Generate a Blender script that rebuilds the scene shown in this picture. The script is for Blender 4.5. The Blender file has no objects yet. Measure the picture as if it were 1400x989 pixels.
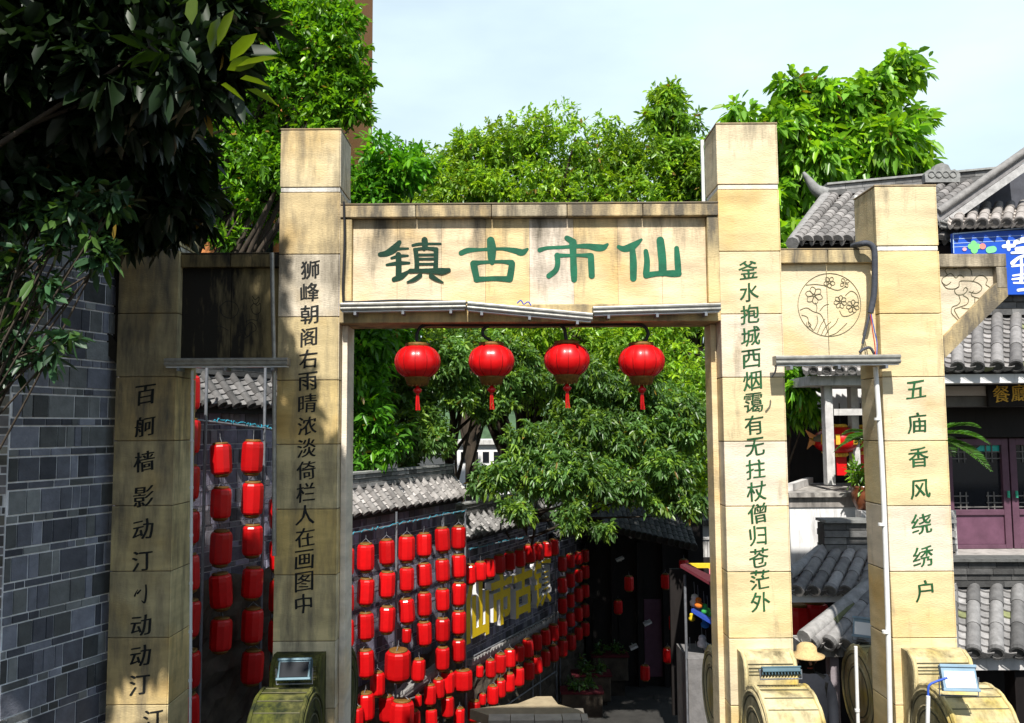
import bpy, bmesh, math, random
import numpy as np
from mathutils import Vector, Matrix
R = math.radians
SC = bpy.context.scene
COL = SC.collection
rnd = random.Random(7)

# ------------------------------------------------------------------ camera, sky, sun, exposure
FPX = 1150.0
CAM = Vector((0, 0, 1.6))
ROT = Matrix.Rotation(R(94.5), 3, 'X') @ Matrix.Rotation(R(-0.35), 3, 'Z')
cd = bpy.data.cameras.new('camera'); cam = bpy.data.objects.new('camera', cd); COL.objects.link(cam)
cam.matrix_world = Matrix.Translation(CAM) @ ROT.to_4x4()
cd.sensor_width = 36; cd.lens = 36 * FPX / 1400; cd.clip_start = 0.05; cd.clip_end = 5000
SC.camera = cam

SUN_TO = Vector((-0.04, -0.62, 0.785)).normalized()
elev = math.asin(SUN_TO.z); azim = math.atan2(SUN_TO.x, SUN_TO.y)
w = bpy.data.worlds.new('World'); SC.world = w; w.use_nodes = True
nt = w.node_tree; nt.nodes.clear()
def nd(t, kind, **kw):
    n = t.nodes.new(kind)
    for k, v in kw.items(): setattr(n, k, v)
    return n
out = nd(nt, 'ShaderNodeOutputWorld'); bg = nd(nt, 'ShaderNodeBackground'); bg.inputs[1].default_value = 0.085
sky = nd(nt, 'ShaderNodeTexSky', sky_type='NISHITA', sun_disc=False, sun_elevation=elev, sun_rotation=azim)
sky.air_density = 1.2; sky.dust_density = 1.0
tc = nd(nt, 'ShaderNodeTexCoord'); mp = nd(nt, 'ShaderNodeMapping'); mp.inputs[3].default_value = (1.6, 1.6, 4.5)
nz = nd(nt, 'ShaderNodeTexNoise'); nz.inputs['Scale'].default_value = 1.6; nz.inputs['Detail'].default_value = 5; nz.inputs['Roughness'].default_value = 0.5
rp = nd(nt, 'ShaderNodeMapRange'); rp.inputs[1].default_value = 0.3; rp.inputs[2].default_value = 0.66; rp.inputs[3].default_value = 0.68; rp.inputs[4].default_value = 1.0
sx = nd(nt, 'ShaderNodeSeparateXYZ')
lo = nd(nt, 'ShaderNodeMapRange'); lo.inputs[1].default_value = 0.5; lo.inputs[2].default_value = 0.9; lo.inputs[3].default_value = 1.0; lo.inputs[4].default_value = 0.15
fr = nd(nt, 'ShaderNodeMapRange'); fr.inputs[1].default_value = -0.5; fr.inputs[2].default_value = 0.5; fr.inputs[3].default_value = 0.15; fr.inputs[4].default_value = 1.0
m1 = nd(nt, 'ShaderNodeMath', operation='MULTIPLY'); m2 = nd(nt, 'ShaderNodeMath', operation='MULTIPLY')
mx = nd(nt, 'ShaderNodeMix', data_type='RGBA'); mx.inputs[7].default_value = (7.4, 9.05, 9.8, 1)
L = nt.links.new
L(tc.outputs['Generated'], mp.inputs[0]); L(mp.outputs[0], nz.inputs['Vector']); L(nz.outputs[0], rp.inputs[0])
L(tc.outputs['Generated'], sx.inputs[0]); L(sx.outputs[2], lo.inputs[0]); L(sx.outputs[1], fr.inputs[0])
L(rp.outputs[0], m1.inputs[0]); L(lo.outputs[0], m1.inputs[1]); L(m1.outputs[0], m2.inputs[0]); L(fr.outputs[0], m2.inputs[1])
L(m2.outputs[0], mx.inputs[0]); L(sky.outputs[0], mx.inputs[6]); L(mx.outputs[2], bg.inputs[0]); L(bg.outputs[0], out.inputs[0])

sl = bpy.data.lights.new('sun', 'SUN'); sl.energy = 5.0; sl.angle = R(0.8); sl.color = (1, 0.965, 0.90)
so = bpy.data.objects.new('sun', sl); COL.objects.link(so); so.rotation_euler = SUN_TO.to_track_quat('Z', 'Y').to_euler(); so.location = (-8, -18, 25)
SC.view_settings.view_transform = 'Standard'; SC.view_settings.look = 'None'
SC.view_settings.exposure = 0.55; SC.view_settings.gamma = 1
SC.cycles.max_bounces = 6; SC.cycles.diffuse_bounces = 3; SC.cycles.transmission_bounces = 4

# ------------------------------------------------------------------ pixel -> place helpers
def ray(px, py):
    return ROT @ Vector((px - 700, 494.5 - py, -FPX))
def P(px, py, Y):
    d = ray(px, py); return CAM + d * (Y / d.y)
def X(px, py, Y): return P(px, py, Y).x
def Z(px, py, Y): return P(px, py, Y).z
WS = 0.46
def W(px, py, c):                    # a place on the slanting lantern wall  x = WS*y - c
    d = ray(px, py); t = -c / (d.x - WS * d.y); return CAM + d * t
def WP(Y, c, z): return Vector((WS * Y - c, Y, z))
WD = Vector((WS, 1, 0)).normalized(); WN = Vector((1, -WS, 0)).normalized()

# ------------------------------------------------------------------ mesh builder
class MB:
    def __init__(s): s.v = []; s.f = []; s.c = []; s.sm = []
    def poly(s, pts, col=(1, 1, 1), sm=False):
        n = len(s.v); s.v += [Vector(p) for p in pts]; s.f.append(tuple(range(n, n + len(pts)))); s.c.append(col); s.sm.append(sm)
    def obox(s, o, ux, uy, uz, col=(1, 1, 1)):
        o = Vector(o); n = len(s.v)
        s.v += [o, o + ux, o + ux + uy, o + uy, o + uz, o + ux + uz, o + ux + uy + uz, o + uy + uz]
        flip = ux.cross(uy).dot(uz) < 0
        for q in ((0, 3, 2, 1), (4, 5, 6, 7), (0, 1, 5, 4), (1, 2, 6, 5), (2, 3, 7, 6), (3, 0, 4, 7)):
            q = tuple(n + i for i in q); s.f.append(q[::-1] if flip else q); s.c.append(col); s.sm.append(False)
    def box(s, x0, x1, y0, y1, z0, z1, col=(1, 1, 1)):
        s.obox((x0, y0, z0), Vector((x1 - x0, 0, 0)), Vector((0, y1 - y0, 0)), Vector((0, 0, z1 - z0)), col)
    def grid(s, rows, col=(1, 1, 1), sm=False, close=False):
        n = len(s.v); m = len(rows[0])
        for r in rows: s.v += [Vector(p) for p in r]
        for i in range(len(rows) - 1):
            for j in range(m if close else m - 1):
                k = (j + 1) % m
                s.f.append((n + i * m + j, n + i * m + k, n + (i + 1) * m + k, n + (i + 1) * m + j)); s.c.append(col); s.sm.append(sm)
    def tube(s, path, r, seg=8, col=(1, 1, 1), cap=True, sm=True):
        path = [Vector(p) for p in path]; rows = []
        rr = r if isinstance(r, (list, tuple)) else [r] * len(path)
        prev = None
        for i, p in enumerate(path):
            d = (path[min(i + 1, len(path) - 1)] - path[max(i - 1, 0)])
            if d.length < 1e-9: d = Vector((0, 0, 1))
            d.normalize()
            if prev is None:
                a = d.orthogonal().normalized()
            else:
                a = (prev - d * prev.dot(d))
                a = a.normalized() if a.length > 1e-6 else d.orthogonal().normalized()
            prev = a; b = d.cross(a)
            rows.append([p + (a * math.cos(2 * math.pi * k / seg) + b * math.sin(2 * math.pi * k / seg)) * rr[i] for k in range(seg)])
        s.grid(rows, col, sm, True)
        if cap: s.poly(rows[0][::-1], col); s.poly(rows[-1], col)
    def lathe(s, prof, o=(0, 0, 0), seg=16, col=(1, 1, 1), sm=True, cap=True, lobes=0, amp=0):
        o = Vector(o); rows = []
        for r, z in prof:
            row = []
            for k in range(seg):
                a = 2 * math.pi * k / seg; q = r * (1 - amp * (abs(math.cos(a * lobes / 2)) ** 6) if lobes else 1)
                row.append(o + Vector((q * math.cos(a), q * math.sin(a), z)))
            rows.append(row)
        s.grid(rows, col, sm, True)
        if cap: s.poly(rows[0][::-1], col); s.poly(rows[-1], col)
    def prism(s, pts, ext, col=(1, 1, 1)):
        pts = [Vector(p) for p in pts]; ext = Vector(ext); q = [p + ext for p in pts]
        n = Vector((0, 0, 0))
        for i in range(len(pts)): n += pts[i].cross(pts[(i + 1) % len(pts)])
        if n.dot(ext) > 0: pts, q = pts[::-1], q[::-1]
        s.poly(pts, col); s.poly(q[::-1], col)
        for i in range(len(pts)):
            j = (i + 1) % len(pts); s.poly([pts[j], pts[i], q[i], q[j]], col)
    def build(s, name, mat, parent=None, alpha=None, bevel=0, at=None):
        me = bpy.data.meshes.new(name); me.from_pydata([tuple(v) for v in s.v], [], s.f); me.update()
        ca = me.color_attributes.new('Col', 'FLOAT_COLOR', 'CORNER')
        arr = []
        for f, c in zip(s.f, s.c):
            for i in f: arr += [c[0], c[1], c[2], (alpha(s.v[i]) if alpha else (c[3] if len(c) > 3 else 0.0))]
        ca.data.foreach_set('color', arr)
        me.polygons.foreach_set('use_smooth', s.sm)
        me.materials.append(mat)
        o = bpy.data.objects.new(name, me); COL.objects.link(o)
        if parent is not None:
            o.parent = parent; q = Vector((0, 0, 0)); p = parent
            while p is not None: q += p.location; p = p.parent
            o.location = -q
        elif at is not None:
            me.transform(Matrix.Translation(-Vector(at))); o.location = at
        if bevel:
            b = o.modifiers.new('bevel', 'BEVEL'); b.width = bevel; b.segments = 2; b.limit_method = 'ANGLE'; b.angle_limit = R(50)
        return o
def thing(name, label, cat, loc=(0, 0, 0), group=None):
    o = bpy.data.objects.new(name, None); COL.objects.link(o); o.location = loc; o.empty_display_size = 0.2
    o['label'] = label; o['category'] = cat; o['kind'] = 'thing'
    if group: o['group'] = group
    return o
def tag(o, label, cat, group=None):
    o['label'] = label; o['category'] = cat; o['kind'] = 'thing'
    if group: o['group'] = group
    return o
def struct(o, kind='structure'): o['kind'] = kind; return o
def copy_thing(o, loc, label, group=None, scale=None, rz=0):
    c = o.copy(); COL.objects.link(c); c.location = loc; c['label'] = label; c.rotation_euler = (0, 0, rz)
    if group: c['group'] = group
    if scale: c.scale = (scale,) * 3
    for ch in list(o.children):
        d = ch.copy(); COL.objects.link(d); d.parent = c
        for g in ch.children:
            e = g.copy(); COL.objects.link(e); e.parent = d
    return c
def lerp(a, b, t): return a + (b - a) * t
def cm(path, n=6):                    # Catmull-Rom through points
    p = [Vector(q) for q in path]
    if len(p) < 3: return p
    q = [p[0]] + p + [p[-1]]; o = []
    for i in range(1, len(q) - 2):
        for k in range(n):
            t = k / n; a, b, c, d = q[i - 1], q[i], q[i + 1], q[i + 2]
            o.append(0.5 * ((2 * b) + (c - a) * t + (2 * a - 5 * b + 4 * c - d) * t * t + (3 * b - a - 3 * c + d) * t ** 3))
    return o + [p[-1]]

# ------------------------------------------------------------------ materials
def mat(name, base, rough=0.7, nscale=8, namt=0.25, bump=0.1, bscale=None, spec=0.3, metal=0, stretch=None, coat=0, grime=None, stain=None, trans=0, lobj=True):
    m = bpy.data.materials.new(name); m.use_nodes = True; t = m.node_tree; t.nodes.clear(); K = t.links.new
    o = nd(t, 'ShaderNodeOutputMaterial'); b = nd(t, 'ShaderNodeBsdfPrincipled')
    b.inputs['Roughness'].default_value = rough; b.inputs['Specular IOR Level'].default_value = spec; b.inputs['Metallic'].default_value = metal
    if coat: b.inputs['Coat Weight'].default_value = coat; b.inputs['Coat Roughness'].default_value = 0.15
    at = nd(t, 'ShaderNodeAttribute', attribute_name='Col')
    c = nd(t, 'ShaderNodeTexCoord'); g = nd(t, 'ShaderNodeMapping'); g.inputs[3].default_value = stretch or (1, 1, 1)
    K(c.outputs['Object'], g.inputs[0])
    n = nd(t, 'ShaderNodeTexNoise'); n.inputs['Scale'].default_value = nscale; n.inputs['Detail'].default_value = 7; n.inputs['Roughness'].default_value = 0.62
    K(g.outputs[0], n.inputs['Vector'])
    r = nd(t, 'ShaderNodeMapRange'); r.inputs[1].default_value = 0.28; r.inputs[2].default_value = 0.72; r.inputs[3].default_value = 1 - namt; r.inputs[4].default_value = 1 + namt * 0.6
    K(n.outputs[0], r.inputs[0])
    a = nd(t, 'ShaderNodeMix', data_type='RGBA', blend_type='MULTIPLY'); a.inputs[0].default_value = 1; a.inputs[6].default_value = (*base, 1)
    K(at.outputs['Color'], a.inputs[7])
    d = nd(t, 'ShaderNodeVectorMath', operation='SCALE'); K(a.outputs[2], d.inputs[0]); K(r.outputs[0], d.inputs['Scale'])
    cur = d.outputs[0]
    if stain:
        col, sc, lo_, hi = stain
        n2 = nd(t, 'ShaderNodeTexNoise'); n2.inputs['Scale'].default_value = sc; n2.inputs['Detail'].default_value = 4; K(c.outputs['Object'], n2.inputs['Vector'])
        r2 = nd(t, 'ShaderNodeMapRange'); r2.inputs[1].default_value = lo_; r2.inputs[2].default_value = hi; K(n2.outputs[0], r2.inputs[0])
        x = nd(t, 'ShaderNodeMix', data_type='RGBA', blend_type='MULTIPLY'); x.inputs[7].default_value = (*col, 1); K(r2.outputs[0], x.inputs[0]); K(cur, x.inputs[6]); cur = x.outputs[2]
    if grime:
        col, base_amt = grime
        g2 = nd(t, 'ShaderNodeMapping'); g2.inputs[3].default_value = (4.5, 4.5, 0.9); K(c.outputs['Object'], g2.inputs[0])
        n3 = nd(t, 'ShaderNodeTexNoise'); n3.inputs['Scale'].default_value = 1.4; n3.inputs['Detail'].default_value = 8; n3.inputs['Roughness'].default_value = 0.65; K(g2.outputs[0], n3.inputs['Vector'])
        ad = nd(t, 'ShaderNodeMath', operation='MULTIPLY_ADD'); K(at.outputs['Alpha'], ad.inputs[0]); ad.inputs[1].default_value = 0.42; K(n3.outputs[0], ad.inputs[2])
        r3 = nd(t, 'ShaderNodeMapRange'); r3.inputs[1].default_value = 0.62 - base_amt; r3.inputs[2].default_value = 0.92 - base_amt; K(ad.outputs[0], r3.inputs[0])
        x = nd(t, 'ShaderNodeMix', data_type='RGBA'); x.inputs[7].default_value = (*col, 1); K(r3.outputs[0], x.inputs[0]); K(cur, x.inputs[6]); cur = x.outputs[2]
    K(cur, b.inputs['Base Color'])
    if bump:
        n4 = nd(t, 'ShaderNodeTexNoise'); n4.inputs['Scale'].default_value = bscale or nscale * 4; n4.inputs['Detail'].default_value = 5; K(g.outputs[0], n4.inputs['Vector'])
        bp = nd(t, 'ShaderNodeBump'); bp.inputs['Strength'].default_value = bump; bp.inputs['Distance'].default_value = 0.02; K(n4.outputs[0], bp.inputs['Height']); K(bp.outputs[0], b.inputs['Normal'])
    if trans:
        tr = nd(t, 'ShaderNodeBsdfTranslucent'); ms = nd(t, 'ShaderNodeMixShader'); ms.inputs[0].default_value = trans
        tint = nd(t, 'ShaderNodeMix', data_type='RGBA', blend_type='MULTIPLY'); tint.inputs[0].default_value = 1; tint.inputs[7].default_value = (1.7, 1.7, 0.6, 1) if base[1] > base[0] * 0.6 else (1.2, 1, 1, 1)
        K(cur, tint.inputs[6]); K(tint.outputs[2], tr.inputs[0]); K(b.outputs[0], ms.inputs[1]); K(tr.outputs[0], ms.inputs[2]); K(ms.outputs[0], o.inputs[0])
    else: K(b.outputs[0], o.inputs[0])
    return m
M = {}
M['stone'] = mat('cream_stone', (0.70, 0.585, 0.385), 0.8, 2.6, 0.28, 0.3, 45, stretch=(0.7, 0.7, 2.6), grime=((0.13, 0.11, 0.08), 0.035), stain=((0.97, 0.80, 0.50), 1.5, 0.5, 0.75))
M['dirty'] = mat('stained_stone', (0.40, 0.31, 0.15), 0.8, 2.2, 0.3, 0.3, 45, stretch=(.7, .7, 2), grime=((0.03, 0.026, 0.018), 0.22), stain=((0.9, 0.7, 0.35), 1.3, 0.45, 0.7))
M['black'] = mat('blackened_stone', (0.30, 0.24, 0.12), 0.85, 2.2, 0.4, 0.15, 60, grime=((0.02, 0.017, 0.012), 0.12))
M['moss'] = mat('mossy_stone', (0.17, 0.16, 0.045), 0.9, 7, 0.55, 0.5, 40, grime=((0.012, 0.017, 0.005), 0.22), stain=((0.75, 0.85, 0.3), 3, 0.4, 0.65))
M['drum'] = mat('carved_stone', (0.58, 0.49, 0.28), 0.85, 6, 0.3, 0.3, 40, grime=((0.07, 0.055, 0.025), 0.09), stain=((0.8, 0.72, 0.3), 3, 0.45, 0.7))
M['joint'] = mat('mortar_joint', (0.16, 0.12, 0.07), 0.9)
M['ink'] = mat('black_paint', (0.012, 0.013, 0.012), 0.7, 20, 0.4, 0)
M['green'] = mat('green_paint', (0.012, 0.16, 0.075), 0.5, 9, 0.35, 0.1, 60)
M['dgreen'] = mat('dark_green_paint', (0.018, 0.095, 0.03), 0.6, 12, 0.6, 0)
M['groove'] = mat('carved_line', (0.13, 0.12, 0.07), 0.9, 10, 0.4, 0)
M['metal'] = mat('aluminium', (0.33, 0.32, 0.29), 0.42, 12, 0.35, 0.05, metal=0.5, grime=((0.12, 0.10, 0.07), 0.02))
M['steel'] = mat('grey_steel', (0.22, 0.23, 0.25), 0.5, 12, 0.3, 0, metal=0.4)
M['pvc'] = mat('white_plastic', (0.72, 0.72, 0.70), 0.4, 9, 0.12, 0)
M['rubber'] = mat('black_rubber', (0.02, 0.02, 0.022), 0.5, 20, 0.2, 0)
M['hose'] = mat('grey_foam_hose', (0.055, 0.06, 0.075), 0.7, 20, 0.3, 0.2)
M['cblue'] = mat('blue_wire', (0.03, 0.09, 0.45), 0.5, 9, 0.1, 0)
M['cred'] = mat('red_wire', (0.5, 0.04, 0.03), 0.5, 9, 0.1, 0)
M['brick'] = mat('grey_brick', (1, 1, 1), 0.85, 9, 0.3, 0.35, 50)
M['orange'] = mat('orange_brick', (0.58, 0.22, 0.07), 0.85, 14, 0.4, 0.3, stretch=(1, 1, 3))
M['tile'] = mat('clay_tile', (1, 1, 1), 0.75, 11, 0.38, 0.25, 60)
M['red'] = mat('red_lantern_cloth', (0.72, 0.006, 0.008), 0.38, 5, 0.1, 0.02, spec=0.4, coat=0.25, trans=0.18)
_t = M['red'].node_tree; _oi = _t.nodes.new('ShaderNodeObjectInfo'); _mr = _t.nodes.new('ShaderNodeMapRange'); _mr.inputs[3].default_value = .72; _mr.inputs[4].default_value = 1.12
_sc = _t.nodes.new('ShaderNodeVectorMath'); _sc.operation = 'SCALE'; _b = [n for n in _t.nodes if n.type == 'BSDF_PRINCIPLED'][0]; _src = _b.inputs['Base Color'].links[0].from_socket
_t.links.new(_oi.outputs['Random'], _mr.inputs[0]); _t.links.new(_src, _sc.inputs[0]); _t.links.new(_mr.outputs[0], _sc.inputs['Scale']); _t.links.new(_sc.outputs[0], _b.inputs['Base Color'])
M['gold'] = mat('brown_gold_trim', (0.20, 0.10, 0.02), 0.55, 30, 0.5, 0.2, metal=0.2)
M['yellow'] = mat('yellow_lettering', (0.85, 0.58, 0.012), 0.4, 5, 0.1, 0, coat=0.2)
M['white'] = mat('white_plaster', (0.74, 0.73, 0.72), 0.85, 3, 0.1, 0.1, grime=((0.2, 0.19, 0.18), 0.02))
M['wgrey'] = mat('weathered_white', (0.55, 0.53, 0.51), 0.85, 6, 0.3, 0.2, grime=((0.13, 0.12, 0.11), 0.1))
M['pinkw'] = mat('pale_plaster', (0.5, 0.42, 0.38), 0.85, 4, 0.15, 0.1)
M['greyw'] = mat('grey_plaster', (0.16, 0.15, 0.14), 0.85, 5, 0.3, 0.1, grime=((0.05, 0.045, 0.04), 0.05))
M['purple'] = mat('purple_door_paint', (0.115, 0.055, 0.082), 0.45, 6, 0.25, 0.05)
M['dwood'] = mat('dark_timber', (0.014, 0.011, 0.010), 0.7, 8, 0.4, 0.2, stretch=(1, 1, 0.2))  # near black: the lane's deep shade is put into the timber colour
M['glass'] = mat('dark_glass', (0.012, 0.014, 0.018), 0.08, 3, 0.2, 0, spec=0.6)
M['teal'] = mat('teal_glass', (0.02, 0.42, 0.36), 0.2, 3, 0.2, 0)
M['signblue'] = mat('blue_sign', (0.015, 0.085, 0.50), 0.45, 4, 0.12, 0)
M['paint'] = mat('sign_paint', (1, 1, 1), 0.5, 6, 0.12, 0)
M['rock'] = mat('dark_rock', (0.075, 0.06, 0.045), 0.95, 3, 0.6, 0.9, 9)
M['paving'] = mat('stone_paving', (0.36, 0.32, 0.26), 0.85, 5, 0.25, 0.2, 30, grime=((0.14, 0.12, 0.09), 0.03))
M['ground'] = mat('street_stone', (0.036, 0.034, 0.031), 0.85, 3, 0.35, 0.2, 30)
M['bark'] = mat('bark', (0.055, 0.042, 0.03), 0.95, 12, 0.5, 0.8, 30, stretch=(1, 1, 0.25))
M['leaf'] = mat('leaf', (1, 1, 1), 0.36, 20, 0.1, 0, spec=0.5, trans=0.36)
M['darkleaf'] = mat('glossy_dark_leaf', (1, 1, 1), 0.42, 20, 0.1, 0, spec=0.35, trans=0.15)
for k_ in ('leaf', 'darkleaf'):
    for n_ in M[k_].node_tree.nodes:
        if n_.type == 'MIX' and n_.blend_type == 'MULTIPLY' and abs(n_.inputs[7].default_value[0] - 1.2) < 0.01: n_.inputs[7].default_value = (1.8, 1.6, 0.5, 1)
M['pot'] = mat('glazed_pot', (0.16, 0.05, 0.02), 0.3, 10, 0.5, 0.1, coat=0.3)
M['cloth'] = mat('cloth', (1, 1, 1), 0.85, 20, 0.2, 0.1)
M['skin'] = mat('skin', (0.45, 0.22, 0.14), 0.55, 20, 0.1, 0)
M['straw'] = mat('straw', (0.6, 0.42, 0.2), 0.8, 40, 0.3, 0.3)
M['lampglass'] = mat('frosted_lamp_glass', (0.8, 0.82, 0.85), 0.2, 5, 0.05, 0)
M['lamphouse'] = mat('teal_grey_housing', (0.06, 0.115, 0.14), 0.4, 8, 0.2, 0, metal=0.2)
M['palehouse'] = mat('pale_housing', (0.22, 0.32, 0.40), 0.4, 8, 0.2, 0)
M['hill'] = mat('hill_green', (0.06, 0.11, 0.05), 0.95, 0.2, 0.5, 0)

# ------------------------------------------------------------------ brush strokes and writing
def stroke2(pts, n=5):                # (x, y, half width) -> outline strip as left/right pairs with round ends
    c = cm([Vector(p) for p in pts], n); out_ = []
    for i, p in enumerate(c):
        d = c[min(i + 1, len(c) - 1)] - c[max(i - 1, 0)]; d = Vector((d.x, d.y)); d = d.normalized() if d.length > 1e-9 else Vector((1, 0))
        nrm = Vector((-d.y, d.x)); out_.append((Vector((p.x, p.y)), d, nrm, p.z))
    rows = []
    p, d, nn, h = out_[0]
    for a in (80, 55, 28): rows.append((p - d * h * math.sin(R(a)) + nn * h * math.cos(R(a)), p - d * h * math.sin(R(a)) - nn * h * math.cos(R(a))))
    for p, d, nn, h in out_: rows.append((p + nn * h, p - nn * h))
    for a in (28, 55, 80): rows.append((p + d * h * math.sin(R(a)) + nn * h * math.cos(R(a)), p + d * h * math.sin(R(a)) - nn * h * math.cos(R(a))))
    return rows
def add_stroke(mb, pts, to3, col=(1, 1, 1), n=5):
    mb.grid([[to3(a), to3(b)] for a, b in stroke2(pts, n)], col)
GL = {}
def glyph(ch, off=0.006, extr=0.0):
    k = (ch, off, extr)
    if k in GL: return GL[k]
    cu = bpy.data.curves.new('t', 'FONT'); cu.body = ch; cu.size = 1; cu.offset = off; cu.extrude = extr; cu.resolution_u = 3
    o = bpy.data.objects.new('t', cu); COL.objects.link(o)
    dg = bpy.context.evaluated_depsgraph_get(); me = bpy.data.meshes.new_from_object(o.evaluated_get(dg))
    v = [x.co.copy() for x in me.vertices]; f = [tuple(p.vertices) for p in me.polygons]
    bpy.data.objects.remove(o); bpy.data.curves.remove(cu); bpy.data.meshes.remove(me)
    x0 = min(p.x for p in v); x1 = max(p.x for p in v); y0 = min(p.y for p in v); y1 = max(p.y for p in v)
    s = max(x1 - x0, y1 - y0)
    v = [Vector(((p.x - (x0 + x1) / 2) / s, (p.y - (y0 + y1) / 2) / s, p.z)) for p in v]
    GL[k] = (v, f); return GL[k]
def add_char(mb, ch, ctr, size, y, seed, off=0, col=(1, 1, 1), shear=0.13, wt=1.0):
    v, f = glyph(ch, -.003); r = random.Random(seed); a, b, ph = r.uniform(.012, .025), r.uniform(.012, .025), r.uniform(0, 6)
    for k, (dx, dy) in enumerate(((-.02, -.005), (.02, .005), (0, 0))):
        n = len(mb.v)
        for p in v:
            px = p.x * 0.98 + a * math.sin(p.y * 7 + ph) + dx * wt; py = p.y + shear * p.x + b * math.sin(p.x * 6 + ph) + dy * wt
            mb.v.append(Vector((ctr.x + px * size, y - k * .0006, ctr.z + py * size)))
        for q in f: mb.f.append(tuple(n + i for i in q)); mb.c.append(col); mb.sm.append(False)

# ------------------------------------------------------------------ generators: bricks, roofs, trees
def brick_wall(mb, A, B, z0, z1, nrm, thick, seed, tall=0.2, thin=0.07, shade=1.0, mortar=(0.42, 0.41, 0.41), tint=(0, 0, 0)):
    r = random.Random(seed); A = Vector((A[0], A[1], 0)); B = Vector((B[0], B[1], 0)); u = B - A; Lw = u.length; u.normalize(); nrm = Vector(nrm).normalized()
    mb.obox(A + Vector((0, 0, z0)) - nrm * thick, u * Lw, nrm * thick, Vector((0, 0, z1 - z0)), tuple(m * shade for m in mortar))
    z = z0; i = 0
    while z < z1 - 0.02:
        h = (tall if i % 2 == 0 else thin) * r.uniform(.94, 1.06); h = min(h, z1 - z); s = -r.uniform(0, .3)
        while s < Lw:
            wd = r.choice((0.08, 0.10, 0.13, 0.16, 0.20, 0.27)) * r.uniform(.9, 1.1)
            a, b = max(s, 0), min(s + wd, Lw)
            if b - a > 0.03:
                g = r.choice((0.04, 0.055, 0.075, 0.085, 0.10, 0.13)) * r.uniform(.85, 1.15) * shade; k = r.random()
                c = (g * .92 + tint[0] * g, g * .97 + tint[1] * g, g * (1.16 if k < .6 else .98) + tint[2] * g)
                m = 0.0075
                mb.obox(A + u * (a + m) + Vector((0, 0, z + m)), u * (b - a - 2 * m), nrm * r.uniform(.008, .018), Vector((0, 0, h - 2 * m)), c)
            s += wd
        z += h; i += 1
def tile_roof(mb, A, B, C, D, ncol, nseg, r, seed=0, tone=1.0, warm=0.0, disc=True, segcover=None, moss=0.0):
    g = random.Random(seed); A, B, C, D = map(Vector, (A, B, C, D))
    segcover = segcover or nseg // 2
    def colr(lo_=.16, hi=.34):
        t = g.uniform(lo_ * .8, hi) * tone * .72
        if g.random() < moss: return (t * .7, t * .75, t * .35)
        return (t * (1.04 + warm), t * (1 + warm * .45), t * .97)
    def frame(t):
        p, q = lerp(A, B, t), lerp(D, C, t); d = (q - p); Ln = d.length; d.normalize(); s = (B - A).normalized(); s = (s - d * s.dot(d)).normalized()
        n = s.cross(d)
        if n.z < 0: n = -n
        return p, q, d, s, n, Ln
    p, q, d, s, n, Ln = frame(.5); o = n * -0.03
    mb.grid([[A + o, B + o], [D + o, C + o]], (.05 * tone, .05 * tone, .05 * tone))
    spacing = ((B - A).length + (C - D).length) / 2 / ncol
    for i in range(ncol):                                   # round cover tiles
        p, q, d, s, n, Ln = frame((i + .5) / ncol); jit = s * g.uniform(-.03, .03) * spacing
        for j in range(segcover):
            a0, a1 = Ln * j / segcover, Ln * (j + 1) / segcover; c = colr(); rows = []
            for (aa, rr) in ((a0 - .01, r * .92), (a1, r * 1.03)):
                ctr = p + d * aa + n * .02 + jit
                rows.append([ctr + (s * math.cos(math.pi * k / 7) + n * math.sin(math.pi * k / 7)) * rr for k in range(8)])
            mb.grid(rows, c, True)
            mb.poly([rows[1][k] for k in range(8)], tuple(x * .6 for x in c))
        if disc:
            ctr = p + d * (Ln + .045) + n * .025 + jit; f1 = s; f2 = n; c = colr(.12, .22)
            ring = [ctr + (f1 * math.cos(2 * math.pi * k / 14) + f2 * math.sin(2 * math.pi * k / 14)) * r * 1.12 for k in range(14)]
            back = [x - d * .06 for x in ring]; inn = [ctr + (x - ctr) * .72 for x in ring]; inn2 = [x - d * .012 for x in inn]
            mb.grid([back, ring, inn, inn2], c, False, True); mb.poly(inn2, tuple(x * .75 for x in c))
    for i in range(ncol + 1):                               # hollow pan tiles
        t = i / ncol; p, q, d, s, n, Ln = frame(min(max(t, .0), 1.)); hw = max(spacing / 2 - r * .55, spacing * .16)
        for j in range(nseg):
            a0, a1 = Ln * j / nseg, Ln * (j + 1) / nseg; c = colr(.26, .5); rows = []
            for (aa, up) in ((a0 - .02, -.012), (a1, .016)):
                rows.append([p + d * aa + s * (hw * k / 3) + n * (up + .035 * (k / 3) ** 2 - .012) for k in range(-3, 4)])
            low = [x - n * .02 for x in rows[1]]
            mb.grid(rows + [low], c)
        tip = p + d * (Ln + .01) - n * .07; e = [p + d * (Ln + .008) + s * (hw * k / 3) + n * (.004 + .035 * (k / 3) ** 2) for k in range(-3, 4)]
        mb.poly(e[::-1] + [p + d * (Ln + .01) - s * hw * .6 - n * .035, tip, p + d * (Ln + .01) + s * hw * .6 - n * .035], colr(.14, .26))
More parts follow.
